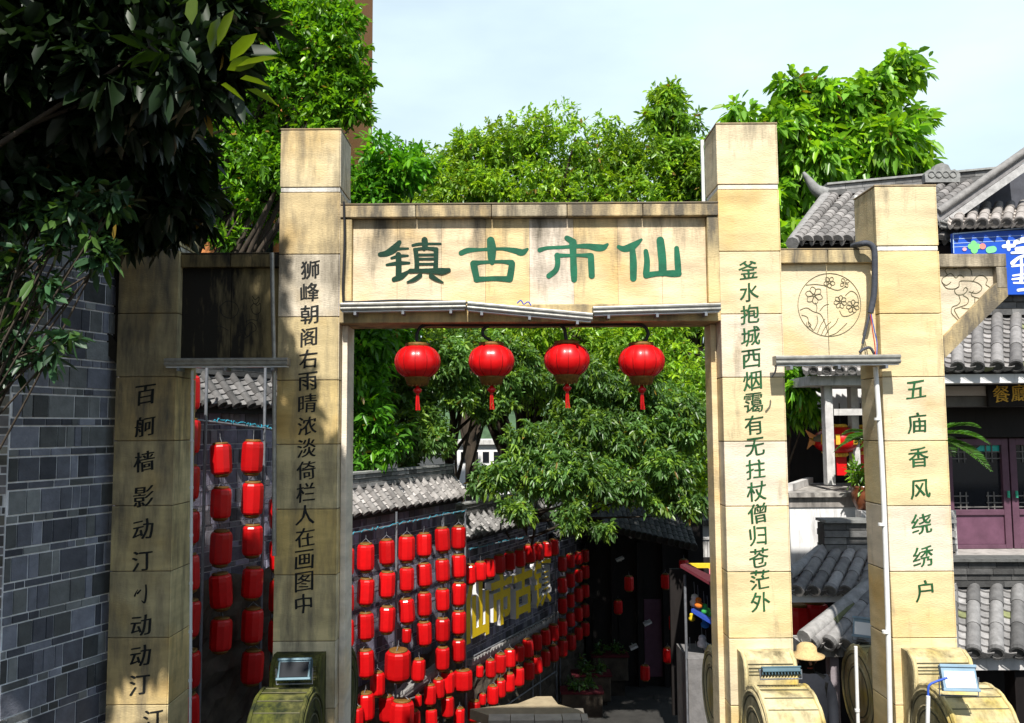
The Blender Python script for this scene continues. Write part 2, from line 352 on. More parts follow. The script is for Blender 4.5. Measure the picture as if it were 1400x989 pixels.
def ridge_bar(mb, A, B, h, th, seed=0, tone=1.0, layers=3):
    g = random.Random(seed); A, B = Vector(A), Vector(B); u = B - A; Ln = u.length; u.normalize(); pv = Vector((u.y, -u.x, 0)).normalized()
    z = 0
    for k in range(layers):
        hh = h / layers; t2 = th * (1.0 if k % 2 == 0 else .8); s = 0
        while s < Ln - 1e-4:
            wd = min(g.uniform(.25, .36), Ln - s); c = g.uniform(.10, .30) * tone * .75
            mb.obox(A + u * (s + .003) - pv * t2 / 2 + Vector((0, 0, z)), u * (wd - .006), pv * t2, Vector((0, 0, hh - .012)), (c, c * .98, c * .95)); s += wd
        z += hh
    mb.obox(A - pv * th * .36, u * Ln, pv * th * .72, Vector((0, 0, h - .02)), (.04, .04, .04))
    mb.obox(A - pv * th * .6 + Vector((0, 0, h)), u * Ln, pv * th * 1.2, Vector((0, 0, .035)), (.22 * tone, .22 * tone, .21 * tone))

def leaf_object(name, m, parent, pos, dirs, length, width, color, rng, droop=0.15):
    N = len(pos); dirs = dirs / (np.linalg.norm(dirs, axis=1)[:, None] + 1e-9)
    up = np.array([0, 0, 1.0]) + rng.normal(0, .55, (N, 3)); side = np.cross(dirs, up); side /= (np.linalg.norm(side, axis=1)[:, None] + 1e-9)
    nrm = np.cross(side, dirs); Lh = length[:, None]; Wd = width[:, None]; dz = np.zeros((N, 3)); dz[:, 2] = -1
    b = pos; t = pos + dirs * Lh + dz * Lh * droop * 1.6
    q1 = pos + dirs * Lh * .32 + nrm * Wd * .12 + dz * Lh * droop * .2; q2 = pos + dirs * Lh * .7 + nrm * Wd * .12 + dz * Lh * droop * .8
    V = np.stack([b, q1 + side * Wd * .46, q2 + side * Wd * .42, t, q2 - side * Wd * .42, q1 - side * Wd * .46], 1).reshape(-1, 3)
    q = V.copy(); par = parent
    while par is not None: q = q - np.array(par.location); par = par.parent
    V = q
    me = bpy.data.meshes.new(name); me.vertices.add(N * 6); me.vertices.foreach_set('co', V.astype(np.float32).ravel())
    idx = np.arange(N)[:, None] * 6 + np.array([0, 1, 2, 3, 0, 3, 4, 5])[None]
    me.loops.add(N * 8); me.loops.foreach_set('vertex_index', idx.astype(np.int32).ravel())
    me.polygons.add(N * 2); me.polygons.foreach_set('loop_start', (np.arange(N * 2) * 4).astype(np.int32))
    me.update(calc_edges=True); me.validate()
    ca = me.color_attributes.new('Col', 'FLOAT_COLOR', 'POINT'); cc = np.ones((N, 6, 4), np.float32); cc[:, :, :3] = color[:, None, :]; cc[:, :, 3] = 0
    ca.data.foreach_set('color', cc.ravel()); me.materials.append(m)
    o = bpy.data.objects.new(name, me); COL.objects.link(o); o.parent = parent; return o
def crown(name, parent, blobs, n, k, leaf, ratio, col, seed, m='leaf', sub=9, subr=.42, droop=.25, young=(1.6, 1.35, .6), youngp=.3, flat=.85, spread=.9):
    rng = np.random.default_rng(seed); subs = []
    for (c, r) in blobs:
        c = np.array(c); subs.append((c, r * .62))
        for _ in range(sub):
            d = rng.normal(0, 1, 3); d /= np.linalg.norm(d); subs.append((c + d * r * rng.uniform(.5, .85) * np.array([1, 1, flat]), r * subr * rng.uniform(.6, 1.25)))
    C = np.array([s[0] for s in subs]); Rr = np.array([s[1] for s in subs]); pr = Rr ** 2; pr /= pr.sum()
    which = rng.choice(len(subs), n, p=pr); d = rng.normal(0, 1, (n, 3)); d /= np.linalg.norm(d, axis=1)[:, None]
    rad = Rr[which] * rng.uniform(.55, 1.12, n) ; pc = C[which] + d * rad[:, None] * np.array([1, 1, flat])
    outw = d + rng.normal(0, .35, (n, 3)) + np.array([0, 0, .1]); outw /= np.linalg.norm(outw, axis=1)[:, None]
    bt = rng.uniform(.75, 1.25, len(subs))[which] * rng.uniform(.8, 1.2, n); yg = rng.random(n) < youngp
    pos = np.repeat(pc, k, 0); dr = np.repeat(outw, k, 0) + rng.normal(0, spread, (n * k, 3)); dr[:, 2] -= droop
    pos = pos + np.repeat(outw, k, 0) * rng.uniform(-.6, .6, (n * k, 1)) * leaf
    ln = leaf * rng.uniform(.65, 1.25, n * k); cl = np.array(col)[None] * (np.repeat(bt, k) * rng.uniform(.75, 1.3, n * k))[:, None]
    cl = np.where(np.repeat(yg, k)[:, None], cl * np.array(young)[None], cl)
    dead = rng.random(n * k) < (.012 if m == 'leaf' else .004)
    cl = np.where(dead[:, None], np.array([[.26, .17, .03]]) * rng.uniform(.5, 1.2, (n * k, 1)), cl); ln = ln * np.where(rng.random(n * k) < .15, .6, 1)
    leaf_object(name, M[m], parent, pos, dr, ln, ln * ratio * rng.uniform(.8, 1.15, n * k), cl, rng, droop * .5)
    return subs
def trunk_and_limbs(parent, base, top, r0, subs, seed, nl=14, extra=()):
    g = random.Random(seed); mb = MB(); base, top = Vector(base), Vector(top); n = 8; path = []; rad = []
    for i in range(n + 1):
        t = i / n; path.append(lerp(base, top, t) + Vector((g.uniform(-1, 1), g.uniform(-1, 1), 0)) * r0 * .5 * (1 if 0 < i < n else 0)); rad.append(r0 * (1 - .55 * t) * (1.35 if i == 0 else 1))
    mb.tube(cm(path, 3), [rad[min(int(i / 3), n)] for i in range(len(cm(path, 3)))], 10)
    mb.build('trunk', M['bark'], parent)
    lb = MB(); order = list(subs); g.shuffle(order)
    for c, r in order[:nl]:
        t = g.uniform(.45, 1.0); s = lerp(base, top, t); e = Vector(c); mid = lerp(s, e, .5) + Vector((g.uniform(-.2, .2), g.uniform(-.2, .2), g.uniform(-.1, .3))) * (e - s).length * .25
        lb.tube(cm([s, mid, e], 5), [max(r0 * .42 * (1 - i / 11), .006) for i in range(len(cm([s, mid, e], 5)))], 6)
    lb.build('branch', M['bark'], parent)
def tree(name, label, base, top, r0, blobs, n, k, leaf, ratio, col, seed, nl=14, group=None, **kw):
    t = thing(name, label, 'tree', base, group)
    subs = crown('crown', t, blobs, n, k, leaf, ratio, col, seed, **kw)
    trunk_and_limbs(t, base, top, r0, subs, seed, nl)
    return t
def B(px, py, Y, r): return (tuple(P(px, py, Y)), r)

# ------------------------------------------------------------------ SETTING: ground
def zg(Y):
    pts = [(-50, 0), (3.0, 0), (6.6, -2.4), (10, -2.4), (18, -5.0), (23, -5.7), (30, -6.2), (1e5, -6.4)]
    for (a, za), (b, zb) in zip(pts, pts[1:]):
        if a <= Y <= b: return za + (zb - za) * (Y - a) / (b - a)
def steps():
    rows = [(-60, 0), (3.0, 0)]
    def run(y0, z0, y1, z1, n):
        for i in range(n):
            ya = y0 + (y1 - y0) * i / n; zb = z0 + (z1 - z0) * (i + 1) / n; rows.append((ya + 1e-3, zb)); rows.append((y0 + (y1 - y0) * (i + 1) / n, zb))
    run(3.0, 0, 6.6, -2.4, 15); rows.append((10, -2.4)); run(10, -2.4, 18, -5.0, 17); run(18, -5.0, 23, -5.7, 5); run(23, -5.7, 30, -6.2, 3)
    rows += [(60, -6.4), (3000, -6.4)]; return rows
g_ = MB(); xs = [-3000, -60, -20, -8, -4, 0, 4, 8, 20, 60, 3000]
g_.grid([[Vector((x, y, z)) for x in xs] for y, z in steps()])
struct(g_.build('ground', M['ground']))
# a far ridge of hills, seen only through gaps in the trees
h_ = MB(); rows = []
for j in range(5):
    rows.append([Vector((x, 380 + j * 60, -8 + (0, 18, 34, 26, 0)[j] * (.7 + .3 * math.sin(x * .013 + j)) + 5 * math.sin(x * .05 + j * 2))) for x in range(-700, 701, 20)])
h_.grid(rows, sm=True); struct(h_.build('hills', M['hill']))
# sunlit paved landing at the foot of the stairs
lz = Z(735, 978, 13.2); pv = MB(); r_ = random.Random(3)
lx0, lx1 = X(668, 978, 13.2), X(803, 978, 13.2); f1, f2 = 13.2, Z(0, 0, 1) * 0 + 14.1
pv.prism([(lx0, 13.2, lz - .15), (lx1, 13.2, lz - .15), (lx1 - .12, 13.45, lz - .15), (lx1 - .42, 13.7, lz - .15), (lx1 - .5, 14.1, lz - .15), (lx0 + .75, 14.1, lz - .15), (lx0 + .45, 13.75, lz - .15), (lx0 - .3, 13.5, lz - .15)], (0, 0, .15), (.95, .86, .66))
x = lx0
while x < lx1 - .05:
    wd = min(r_.uniform(.28, .5), lx1 - x); pv.box(x + .006, x + wd - .006, 12.9, 13.19, lz - .12, lz + .02 + r_.uniform(0, .008), (1.35, 1.33, 1.28)); x += wd
pv.box(lx0, lx1, 12.92, 14.0, zg(13) - .6, lz - .16, (.5, .5, .5))
struct(pv.build('stone_landing', M['paving']))

# ------------------------------------------------------------------ THE GATEWAY
Y0 = 8.0; GD = 0.5
gate = thing('memorial_gateway', 'tall cream stone memorial gateway with four pillars and a green lettered name panel', 'gateway', (0, 8.25, -2.4))
def pillar(px0, px1, pym, ptop, band, tints, writing, ink, drumtop=880, m='stone', grime_shade=None, side=(1.06, 1.06, 1.06), wt=1.0):
    x0, x1 = X(px0, pym, Y0), X(px1, pym, Y0); zt = Z((px0 + px1) / 2, ptop, Y0); zb = Z(px0, band, Y0)
    mb = MB(); gap = .0035; e = .05
    mb.box(x0 + .02, x1 - .02, Y0 + .02, Y0 + GD - .02, -2.4, zt - .01, (.42, .36, .28))
    zs = [zt, zb + .025]; mb.box(x0 + .006, x1 - .006, Y0 + .006, Y0 + GD - .006, zb - .022, zb + .022, (1.0, 1.15, 1.6))
    z = zb - .025; zz = [(zt, zb + .025)]
    while z > -2.38: zz.append((z, max(z - .608, -2.4))); z -= .608
    for i, (a, b) in enumerate(zz):
        tnt = tints[i % len(tints)]
        mb.box(x0, x1 - .012, Y0, Y0 + .055, b + gap, a - gap, tnt)                      # front slab
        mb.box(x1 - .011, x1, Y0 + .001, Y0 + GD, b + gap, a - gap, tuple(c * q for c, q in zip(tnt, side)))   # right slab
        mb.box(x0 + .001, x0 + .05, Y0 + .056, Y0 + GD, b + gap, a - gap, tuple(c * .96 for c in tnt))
        mb.box(x0 + .051, x1 - .012, Y0 + GD - .05, Y0 + GD, b + gap, a - gap, tnt)
    mb.box(x0 - .004, x1 + .004, Y0 - .004, Y0 + GD + .004, zt, zt + .018, (.55, .5, .45))
    gf = grime_shade or (lambda v: max(0, min(1, (v.z - (zb - .1)) / (zt - zb))) * .35 + max(0, (-1.4 - v.z)) * .3)
    p = mb.build('pillar', M[m], gate, alpha=gf, bevel=.006)
    for i, (ch, cx, cy, sz) in enumerate(writing):
        c = P(cx, cy, Y0 - .004); ins = MB(); tn = rnd.uniform(.75, 1.3)
        if ch == '*':
            for q_, st in enumerate(([(-.34, -.1, .05), (-.28, .05, .03), (-.2, .2, .015)], [(-.2, .02, .05), (-.05, .18, .03)], [(.2, .42, .04), (.22, 0, .05), (.16, -.42, .05), (.02, -.34, .02)])):
                add_stroke(ins, st, lambda q, c=c, sz=sz, q_=q_: Vector((c.x + q.x * sz * .007, Y0 - .004 - q_ * .0006, c.z + q.y * sz * .007)))
        else: add_char(ins, ch, c, sz * Y0 / FPX, Y0 - .004, i * 7 + int(px0), col=(tn, tn, tn), wt=wt)
        ins.build('character', M[ink], p)
    return x0, x1, zt
def col_text(s, xa, ya, xb, yb, sz, ys=None):
    n = len(s)
    return [(ch, xa + (xb - xa) * i / (n - 1), (ys[i] if ys else ya + (yb - ya) * i / (n - 1)), sz) for i, ch in enumerate(s)]
c_w = (1.0, 1.0, 1.0); c_y = (1.0, .93, .72); c_p = (1.02, 1.05, 1.22); c_g = (.9, 1.0, 1.3)
wr_cl = col_text('狮峰朝阁右雨晴浓淡倚栏人在画图中', 424, 369, 415, 826, 25.5)
wr_cr = col_text('釜水抱城西烟霭有无拄杖僧归苍茫外', 1023, 369, 1040, 823, 26)
wr_l = col_text('百舸樯影动汀*动动汀', 199, 540, 191, 936, 27, [540, 583, 631, 679, 724, 767, 812, 855, 897, 936]) + [('汀', 209, 984, 25)]
wr_r = col_text('五庙香风绕绣户', 1252, 533, 1264, 808, 27, [533, 578, 625, 669, 716, 761, 808])
L_ = pillar(157, 240, 560, 258, 340, [(.72, .68, .55), (.7, .66, .5), (.66, .64, .52), (.75, .66, .45)], wr_l, 'ink', side=(1.45, 1.5, 1.55), wt=1.5, grime_shade=lambda v: .32 if v.z < 1.4 else .5)  # slab tints and grime darkened, putting tree shade into the colour
CL = pillar(378.5, 463, 530, 178, 260, [(.95, .93, .85), (.86, .8, .66), (.86, .9, 1.05), (.78, .74, .6), (.82, .74, .5), (.86, .83, .66), (.86, .74, .42), (.85, .8, .6)], wr_cl, 'ink', side=(1.25, 1.32, 1.6), wt=1.15, grime_shade=lambda v: .42 if v.z > 2.6 else .3)
CR = pillar(988, 1073.5, 530, 170, 256, [c_w, c_y, (1, .98, .92), c_p, (1, .97, .85), c_p, c_w, (.98, .95, .8)], wr_cr, 'dgreen')
FR = pillar(1208, 1294, 560, 255, 340, [(1, .98, .9), c_y, (1, .96, .82), c_w, (1, .98, .85), c_p, (1.0, .95, .8)], wr_r, 'dgreen')
# name panel between the two tall pillars
zt = Z(722, 281, Y0); zl = Z(722, 297, Y0); zbm = Z(722, 416, Y0); zbot = Z(722, 441, Y0)
XA, XB = CL[1] + .002, CR[0] - .002
mb = MB(); segs = 8
for i in range(segs):
    a, b = lerp(XA + .115, XB - .115, i / segs), lerp(XA + .115, XB - .115, (i + 1) / segs); c = rnd.choice((c_w, c_y, c_p, (1.03, .98, .9)))
    mb.box(a + .0012, b - .0012, Y0 + .05, Y0 + .4, zbm, zl - .006, (c[0] * .98, c[1] * .97, c[2] * 1.02))
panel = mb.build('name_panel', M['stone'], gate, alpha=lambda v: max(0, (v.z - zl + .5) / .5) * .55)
mb = MB()
for i in range(5):
    a, b = lerp(XA, XB, i / 5), lerp(XA, XB, (i + 1) / 5); mb.box(a + .003, b - .003, Y0 - .03, Y0 + .42, zl, zt, rnd.choice((c_w, c_y, (.95, .86, .68))))
mb.box(XA, XA + .112, Y0 - .012, Y0 + .41, zbm, zl - .006, c_y); mb.box(XB - .112, XB, Y0 - .012, Y0 + .41, zbm, zl - .006, c_y)
mb.box(XA - .0, XB, Y0 - .035, Y0 + .43, zt + .002, zt + .022, (.28, .24, .19))
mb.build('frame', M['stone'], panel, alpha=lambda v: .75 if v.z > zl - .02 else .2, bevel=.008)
mb = MB()
mb.box(XA, XB, Y0 - .02, Y0 + .46, zbot, zbm - .004, (.86, .78, .58))
mb.build('beam', M['stone'], gate, alpha=lambda v: .4, bevel=.01)
mb = MB()                                            # stone jambs under the beam
mb.box(XA, XA + .055, Y0 + .12, Y0 + .46, -2.4, zbot - .003, (1.1, 1.15, 1.4)); mb.build('door_jamb', M['stone'], gate, bevel=.006)
mb = MB(); mb.box(XB - .055, XB, Y0 + .2, Y0 + .46, -2.4, zbot - .003, (1.0, .97, .9)); mb.build('door_jamb', M['stone'], gate, bevel=.006)
# big green name: brush strokes measured on the panel
SA, SB = 1400 / 230, 1400 / 230
def sgn(ox, oy):
    def f(q): p = P(ox + q.x / SA, oy + q.y / SA, Y0 + .046); return Vector((p.x, f.y, p.z))
    return f
ZHEN = [[(120, 232, 20), (175, 222, 26), (235, 185, 32), (280, 130, 18)], [(240, 188, 15), (300, 184, 11), (352, 182, 9)], [(215, 262, 11), (280, 245, 14), (350, 242, 9)], [(175, 318, 10), (270, 305, 17), (362, 302, 10)],
        [(272, 235, 24), (274, 300, 24), (274, 420, 26)], [(235, 440, 20), (290, 418, 26), (340, 385, 16), (370, 365, 10)], [(390, 155, 10), (440, 145, 12), (490, 143, 10), (560, 142, 9), (625, 142, 8)], [(490, 112, 26), (492, 150, 26), (485, 185, 16)],
        [(405, 190, 12), (500, 180, 12), (590, 188, 16)], [(415, 195, 20), (425, 290, 20), (425, 360, 20)], [(585, 195, 20), (585, 290, 18), (580, 360, 22)], [(430, 234, 10), (500, 234, 9), (575, 232, 10)], [(430, 268, 10), (500, 268, 9), (575, 266, 10)], [(430, 311, 10), (500, 311, 9), (575, 310, 10)],
        [(372, 368, 18), (480, 368, 18), (580, 370, 24), (640, 372, 28), (692, 362, 17)], [(455, 405, 17), (405, 440, 17), (345, 463, 6)], [(545, 410, 20), (590, 440, 16), (645, 465, 6)]]
GU = [[(795, 220, 22), (850, 198, 22), (940, 192, 14), (1040, 188, 14), (1140, 185, 14), (1240, 200, 24), (1300, 215, 28), (1345, 188, 12)], [(1040, 115, 32), (1048, 180, 38), (1048, 260, 32), (1052, 300, 20)], [(905, 305, 25), (960, 298, 16), (1055, 293, 14), (1140, 292, 15), (1215, 300, 24)], [(898, 310, 30), (912, 380, 28), (925, 440, 26)], [(1218, 308, 26), (1208, 380, 28), (1198, 435, 28)], [(920, 440, 24), (1000, 435, 20), (1080, 432, 20), (1195, 437, 25)]]
SHI = [[(110, 195, 20), (170, 178, 15), (280, 172, 14), (400, 165, 16), (500, 162, 22), (590, 175, 30), (640, 172, 26), (672, 148, 12)], [(335, 95, 22), (375, 120, 26), (400, 150, 20)], [(385, 130, 32), (388, 250, 27), (392, 360, 29), (395, 440, 25)], [(250, 240, 20), (330, 240, 14), (440, 238, 13), (530, 240, 22)], [(255, 240, 24), (258, 310, 22), (240, 365, 22), (185, 410, 22)], [(535, 245, 26), (538, 320, 27), (542, 408, 26)]]
XIAN = [[(765, 168, 16), (810, 185, 26), (870, 168, 32), (915, 140, 24), (955, 108, 11)], [(880, 190, 24), (888, 300, 30), (888, 430, 28)], [(992, 205, 20), (1002, 290, 25), (995, 390, 28)], [(1112, 115, 32), (1122, 200, 34), (1130, 290, 34), (1132, 380, 34)], [(1248, 180, 20), (1255, 270, 26), (1262, 370, 26)], [(995, 405, 26), (1060, 394, 22), (1140, 388, 22), (1210, 390, 28), (1265, 390, 26)]]
for chars, ox in ((ZHEN, 500), (GU, 500), (SHI, 720), (XIAN, 720)):
    mb = MB()
    for lay, st in enumerate(chars):
        f = sgn(ox, 310); f.y = Y0 + .047 - lay * .0005; tone = .22 if chars is ZHEN else (.6 if chars is GU else .78)
        add_stroke(mb, st, f, (tone, tone, tone * 1.05))
    mb.build('character', M['green'], panel)
# wings
def wing(px0, px1, py0, py1, m, al, carve, flower):
    xa, xb = px0, px1; z1 = Z(1130 if px0 > 0 else 310, py0, Y0); z0 = Z(1130 if px0 > 0 else 310, py1, Y0)
    mb = MB(); zf = z1 - .125
    half = lerp(xa, xb, .5)
    mb.box(xa, half - .003, Y0 + .09, Y0 + .42, z0, zf - .003); mb.box(half + .003, xb, Y0 + .09, Y0 + .42, z0, zf - .003, (1.02, 1.0, .92))
    w_ = mb.build('wing_panel', M[m], gate, alpha=al)
    mb = MB(); mb.box(xa, half - .003, Y0 + .03, Y0 + .44, zf, z1, (.98, .9, .72)); mb.box(half + .003, xb, Y0 + .03, Y0 + .44, zf, z1, (1, .93, .74)); mb.box(xa, xb, Y0 + .028, Y0 + .442, z1 + .002, z1 + .018, (.4, .36, .3))
    mb.build('cornice', M[m], w_, alpha=lambda v: .5, bevel=.006)
    mb = MB(); th = .0032
    def to3(q): p = P(q.x, q.y, Y0 + .086); return Vector((p.x, Y0 + .086, p.z))
    for st in flower: add_stroke(mb, [(x_, y_, th * 130) for x_, y_ in st], to3, n=4)
    mb.build('carving', M['groove'] if px0 > 0 else M['ink'], w_)
    return w_
fl = []
cx, cy, rr = 1134, 417, 43
fl.append([(cx + rr * math.cos(a), cy + rr * math.sin(a)) for a in np.linspace(0, 2 * math.pi, 26)])
def petals(x, y, r, n=5, ph=0.3):
    for k in range(n):
        a = ph + 2 * math.pi * k / n; b, c = a - .5, a + .5
        fl.append([(x + 1.2 * math.cos(a), y + 1.2 * math.sin(a)), (x + r * .7 * math.cos(b), y + r * .7 * math.sin(b)), (x + r * math.cos(a), y + r * math.sin(a)), (x + r * .7 * math.cos(c), y + r * .7 * math.sin(c)), (x + 1.2 * math.cos(a), y + 1.2 * math.sin(a))])
petals(1134, 386, 8); petals(1155, 387, 7, 4, 1.0); petals(1113, 404, 12, 6); petals(1149, 413, 9, 7); petals(1166, 419, 9, 7)
fl += [[(1115, 414), (1117, 420), (1116, 427)], [(1102, 390), (1115, 389), (1128, 391), (1145, 397), (1157, 391)], [(1094, 424), (1103, 421), (1112, 426), (1122, 430), (1128, 442), (1132, 455)], [(1096, 431), (1104, 434), (1106, 444), (1112, 452)],
       [(1118, 455), (1122, 445), (1128, 436)], [(1123, 458), (1128, 448), (1136, 440)], [(1128, 459), (1134, 450), (1142, 443), (1146, 435)], [(1113, 451), (1118, 441), (1117, 432)], [(1134, 459), (1144, 455), (1158, 442)], [(1156, 404), (1164, 398), (1172, 404), (1174, 415)], [(1148, 425), (1152, 432), (1160, 432), (1168, 428)], [(1105, 440), (1109, 445), (1104, 447), (1103, 441)], [(1121, 425), (1127, 418), (1133, 416)]]
dark_al = lambda v: .45
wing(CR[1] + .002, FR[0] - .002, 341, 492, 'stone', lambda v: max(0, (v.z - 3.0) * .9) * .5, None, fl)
lx = [[(345, 405), (349, 410), (354, 406), (353, 413), (348, 416), (345, 410)], [(343, 420), (347, 415), (352, 418), (356, 415), (356, 426), (351, 430), (346, 428), (343, 421)], [(336, 440), (344, 437), (352, 438), (354, 428)], [(336, 446), (342, 441), (348, 444), (350, 451), (344, 455), (338, 460), (334, 452), (337, 446)], [(322, 463), (328, 459), (334, 463), (342, 458)], [(300, 420), (310, 412), (322, 415), (326, 425), (318, 435), (305, 432), (300, 420)], [(290, 450), (300, 446), (312, 452)]]
wing(L_[1] + .002, CL[0] - .002, 347, 497, 'black', lambda v: .8 if v.x < X(335, 420, 8) else .0, None, lx)
# outer cloud brackets
def bracket(side, xi, px_out, py_top, py_mid, py_bot, m, scroll, al):
    mb = MB(); xo = X(px_out, py_top, Y0); zt_, zm, zb_ = Z(px_out, py_top, Y0), Z(px_out, py_mid, Y0), Z(px_out, py_bot, Y0); s = 1 if xo > xi else -1; wd = abs(xo - xi)
    mb.prism([(xi, Y0 + .1, zt_ - .13), (xo - s * .1, Y0 + .1, zt_ - .13), (xo - s * .1, Y0 + .1, zm + .05), (xi, Y0 + .1, zb_ + .2)], (0, .25, 0), (.93, .95, 1.05))
    b = mb.build('cloud_bracket', M[m], gate, alpha=al)
    mb = MB(); mb.box(min(xi, xo), max(xi, xo), Y0 + .03, Y0 + .4, zt_ - .126, zt_, (.85, .85, .9)); mb.box(min(xo - s * .1, xo), max(xo - s * .1, xo), Y0 + .03, Y0 + .4, zm, zt_ - .13, (.85, .88, 1.0))
    mb.prism([(xi, Y0 + .034, zb_), (xi, Y0 + .034, zb_ + .2), (xo - s * .1, Y0 + .034, zm + .05), (xo, Y0 + .034, zm - .003), (xo, Y0 + .034, zm - .08)], (0, .36, 0), (1.0, .92, .72))
    mb.build('edging', M[m], b, alpha=lambda v: .7, bevel=.006)
    if scroll:
        mb = MB()
        def to3(q): p = P(q.x, q.y, Y0 + .096); return Vector((p.x, Y0 + .096, p.z))
        for st in scroll: add_stroke(mb, [(x_, y_, .5) for x_, y_ in st], to3, n=4)
        mb.build('carving', M['groove'], b)
sc = [[(1300, 386), (1294, 390), (1288, 386), (1289, 380), (1295, 376), (1292, 370), (1298, 366), (1306, 368), (1312, 365), (1320, 366), (1327, 369), (1329, 376)], [(1318, 379), (1312, 376), (1307, 380), (1300, 374), (1293, 378)], [(1288, 386), (1294, 394), (1304, 395), (1311, 392), (1312, 385), (1320, 384), (1332, 385), (1341, 390), (1342, 396), (1335, 401), (1325, 399)], [(1311, 392), (1305, 397), (1309, 403), (1318, 402), (1323, 396), (1320, 393), (1317, 397)], [(1330, 385), (1336, 378), (1344, 377), (1350, 382), (1348, 389), (1353, 393), (1352, 401), (1344, 404), (1341, 408), (1332, 406), (1328, 403), (1331, 398)], [(1311, 404), (1313, 412), (1309, 417), (1302, 420), (1301, 428), (1308, 436), (1312, 442), (1304, 444)], [(1317, 404), (1324, 409), (1322, 416), (1312, 420), (1305, 423), (1308, 430), (1313, 438)], [(1333, 407), (1332, 416), (1325, 422), (1315, 421)]]
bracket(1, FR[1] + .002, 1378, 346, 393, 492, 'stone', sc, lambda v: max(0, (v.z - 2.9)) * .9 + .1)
sc2 = [[(397 - 1 * (x_ - 1000) + 60 - 9 - 0 * y_, y_ + 4) for x_, y_ in s] for s in sc]
bracket(-1, L_[0] - .002, 75, 352, 398, 500, 'dirty', [[(157 - (x_ - 1285), y_ + 4) for x_, y_ in s] for s in sc], lambda v: .8)
# drum stones, one in front of and one behind every pillar
def drum(xa, xb, yd, zc, r, yp, zt_, s, m, detail):
    prof = [(yp, zt_), (yp + s * .11, zt_), (yp + s * .2, zt_ - .05), (yp + s * .235, zt_ - .13), (yp + s * .235, zc + r * .86)]
    ang0 = math.degrees(math.acos(max(-1, min(1, (abs(yp + s * .235 - yd)) / r))))
    a = 180 - math.degrees(math.acos(max(-1, min(1, -s * (yp + s * .235 - yd) / r)))) if False else 0
    st = math.atan2(zc + r * .86 - zc, -s * (yd - (yp + s * .235)) * -1 * -1) if False else None
    dy0 = (yp + s * .235) - yd; t0 = math.acos(max(-.98, min(.98, s * dy0 / r)))
    N = 26
    for i in range(N + 1):
        t = t0 + (-1.15 - t0) * i / N; rr_ = r * (1.0 if i % 3 else .978); prof.append((yd + s * rr_ * math.cos(t), zc + rr_ * math.sin(t)))
    prof += [(yd + s * r * .55, zc - r * 1.0), (yd + s * r * .95, zc - r * 1.12), (yd + s * r * .95, -2.4), (yp, -2.4)]
    prof[4] = (prof[3][0] - s * 0.0, prof[5][1] + .05)
    mb = MB(); mb.prism([(xa, y, z) for y, z in prof], (xb - xa, 0, 0))
    # raised rims at both rim edges and rings on the round faces
    for xe in (xa, xb):
        sx_ = -1 if xe == xa else 1
        for q, th in ((.9, .016), (.62, .014)):
            mb.tube([(xe, yd + r * q * math.cos(t), zc + r * q * math.sin(t)) for t in np.linspace(0, 2 * math.pi, 33)], th, 5, (.9, .9, .9), cap=False)
        mb.tube([(xe - sx_ * .02, y, z) for y, z in prof[1:-4]], .018, 5, (1.1, 1.08, 1.0))
    o = mb.build('drum_stone', M[m], gate, alpha=(lambda v: .2), bevel=.004)
    dk = MB()
    for xe, sx_ in ((xa, -1), (xb, 1)):
        for q in (.82, .54):
            dk.tube([(xe + sx_ * .001, yd + r * q * math.cos(t), zc + r * q * math.sin(t)) for t in np.linspace(0, 2 * math.pi, 33)], .008, 4, cap=False)
    for k in range(1, 12):
        t = t0 - (t0 + 1.0) * k / 12; dk.tube([(xa + .035, yd + s * r * 1.001 * math.cos(t), zc + r * 1.001 * math.sin(t)), (xb - .035, yd + s * r * 1.001 * math.cos(t), zc + r * 1.001 * math.sin(t))], .005, 4)
    for k in range(1, 5):
        z = zt_ - .05 - (zt_ - .1 - zc - r * .9) * k / 4.6; y = yp + s * (.2 + .035 * min(1, k / 2)); dk.tube([(xa + .04, y + s * .002, z), (xb - .04, y + s * .002, z)], .005, 4)
    dk.build('carving', M['groove'], o)
def drums(pl, xo0, xo1, m, zoff=0):
    drum(pl[0] + xo0, pl[1] + xo1, 7.47, -1.11 + zoff, .46, 8.0 - .002, -.46 + zoff, -1, m, 1)
    if zoff == 0: drum(pl[0] + .06, pl[1] - .06, 9.0, -1.16, .46, 8.5 + .002, -.6, 1, m, 0)
drums(L_, .03, -.03, 'dirty', -.8); drums(CL, .04, -.09, 'moss'); drums(CR, .07, -.04, 'drum'); drums(FR, .07, .02, 'drum')

# linear lamps along the beam and the wings
def linear_lamp(label, a, b, Yl, h=.075, dpt=.11, group='linear lamps on the gateway'):
    A, Bp = P(a[0], a[1], Yl), P(b[0], b[1], Yl); A.y = Bp.y = Yl; u = (Bp - A); up = Vector((-u.z, 0, u.x)).normalized()
    t = thing('linear_lamp', label, 'lamp', lerp(A, Bp, .5), group)
    mb = MB(); mb.obox(A, u, Vector((0, dpt, 0)), up * h); mb.obox(A + up * h * .15 - Vector((0, .012, 0)), u, Vector((0, .011, 0)), up * h * .22); mb.obox(A + up * h * .62 - Vector((0, .012, 0)), u, Vector((0, .011, 0)), up * h * .3)
    mb.build('housing', M['metal'], t, bevel=.004)
    mb = MB(); mb.obox(A + u * .01 + Vector((0, .015, 0)) - up * .012, u * .98, Vector((0, dpt - .03, 0)), up * .010); mb.build('diffuser', M['lampglass'], t)
    for k in (.12, .5, .88):
        q = A + u * k; mb = MB(); mb.box(q.x - .012, q.x + .012, Yl - .016, Yl + dpt + .01, q.z - .045, q.z - .0145); mb.build('clip', M['steel'], t)
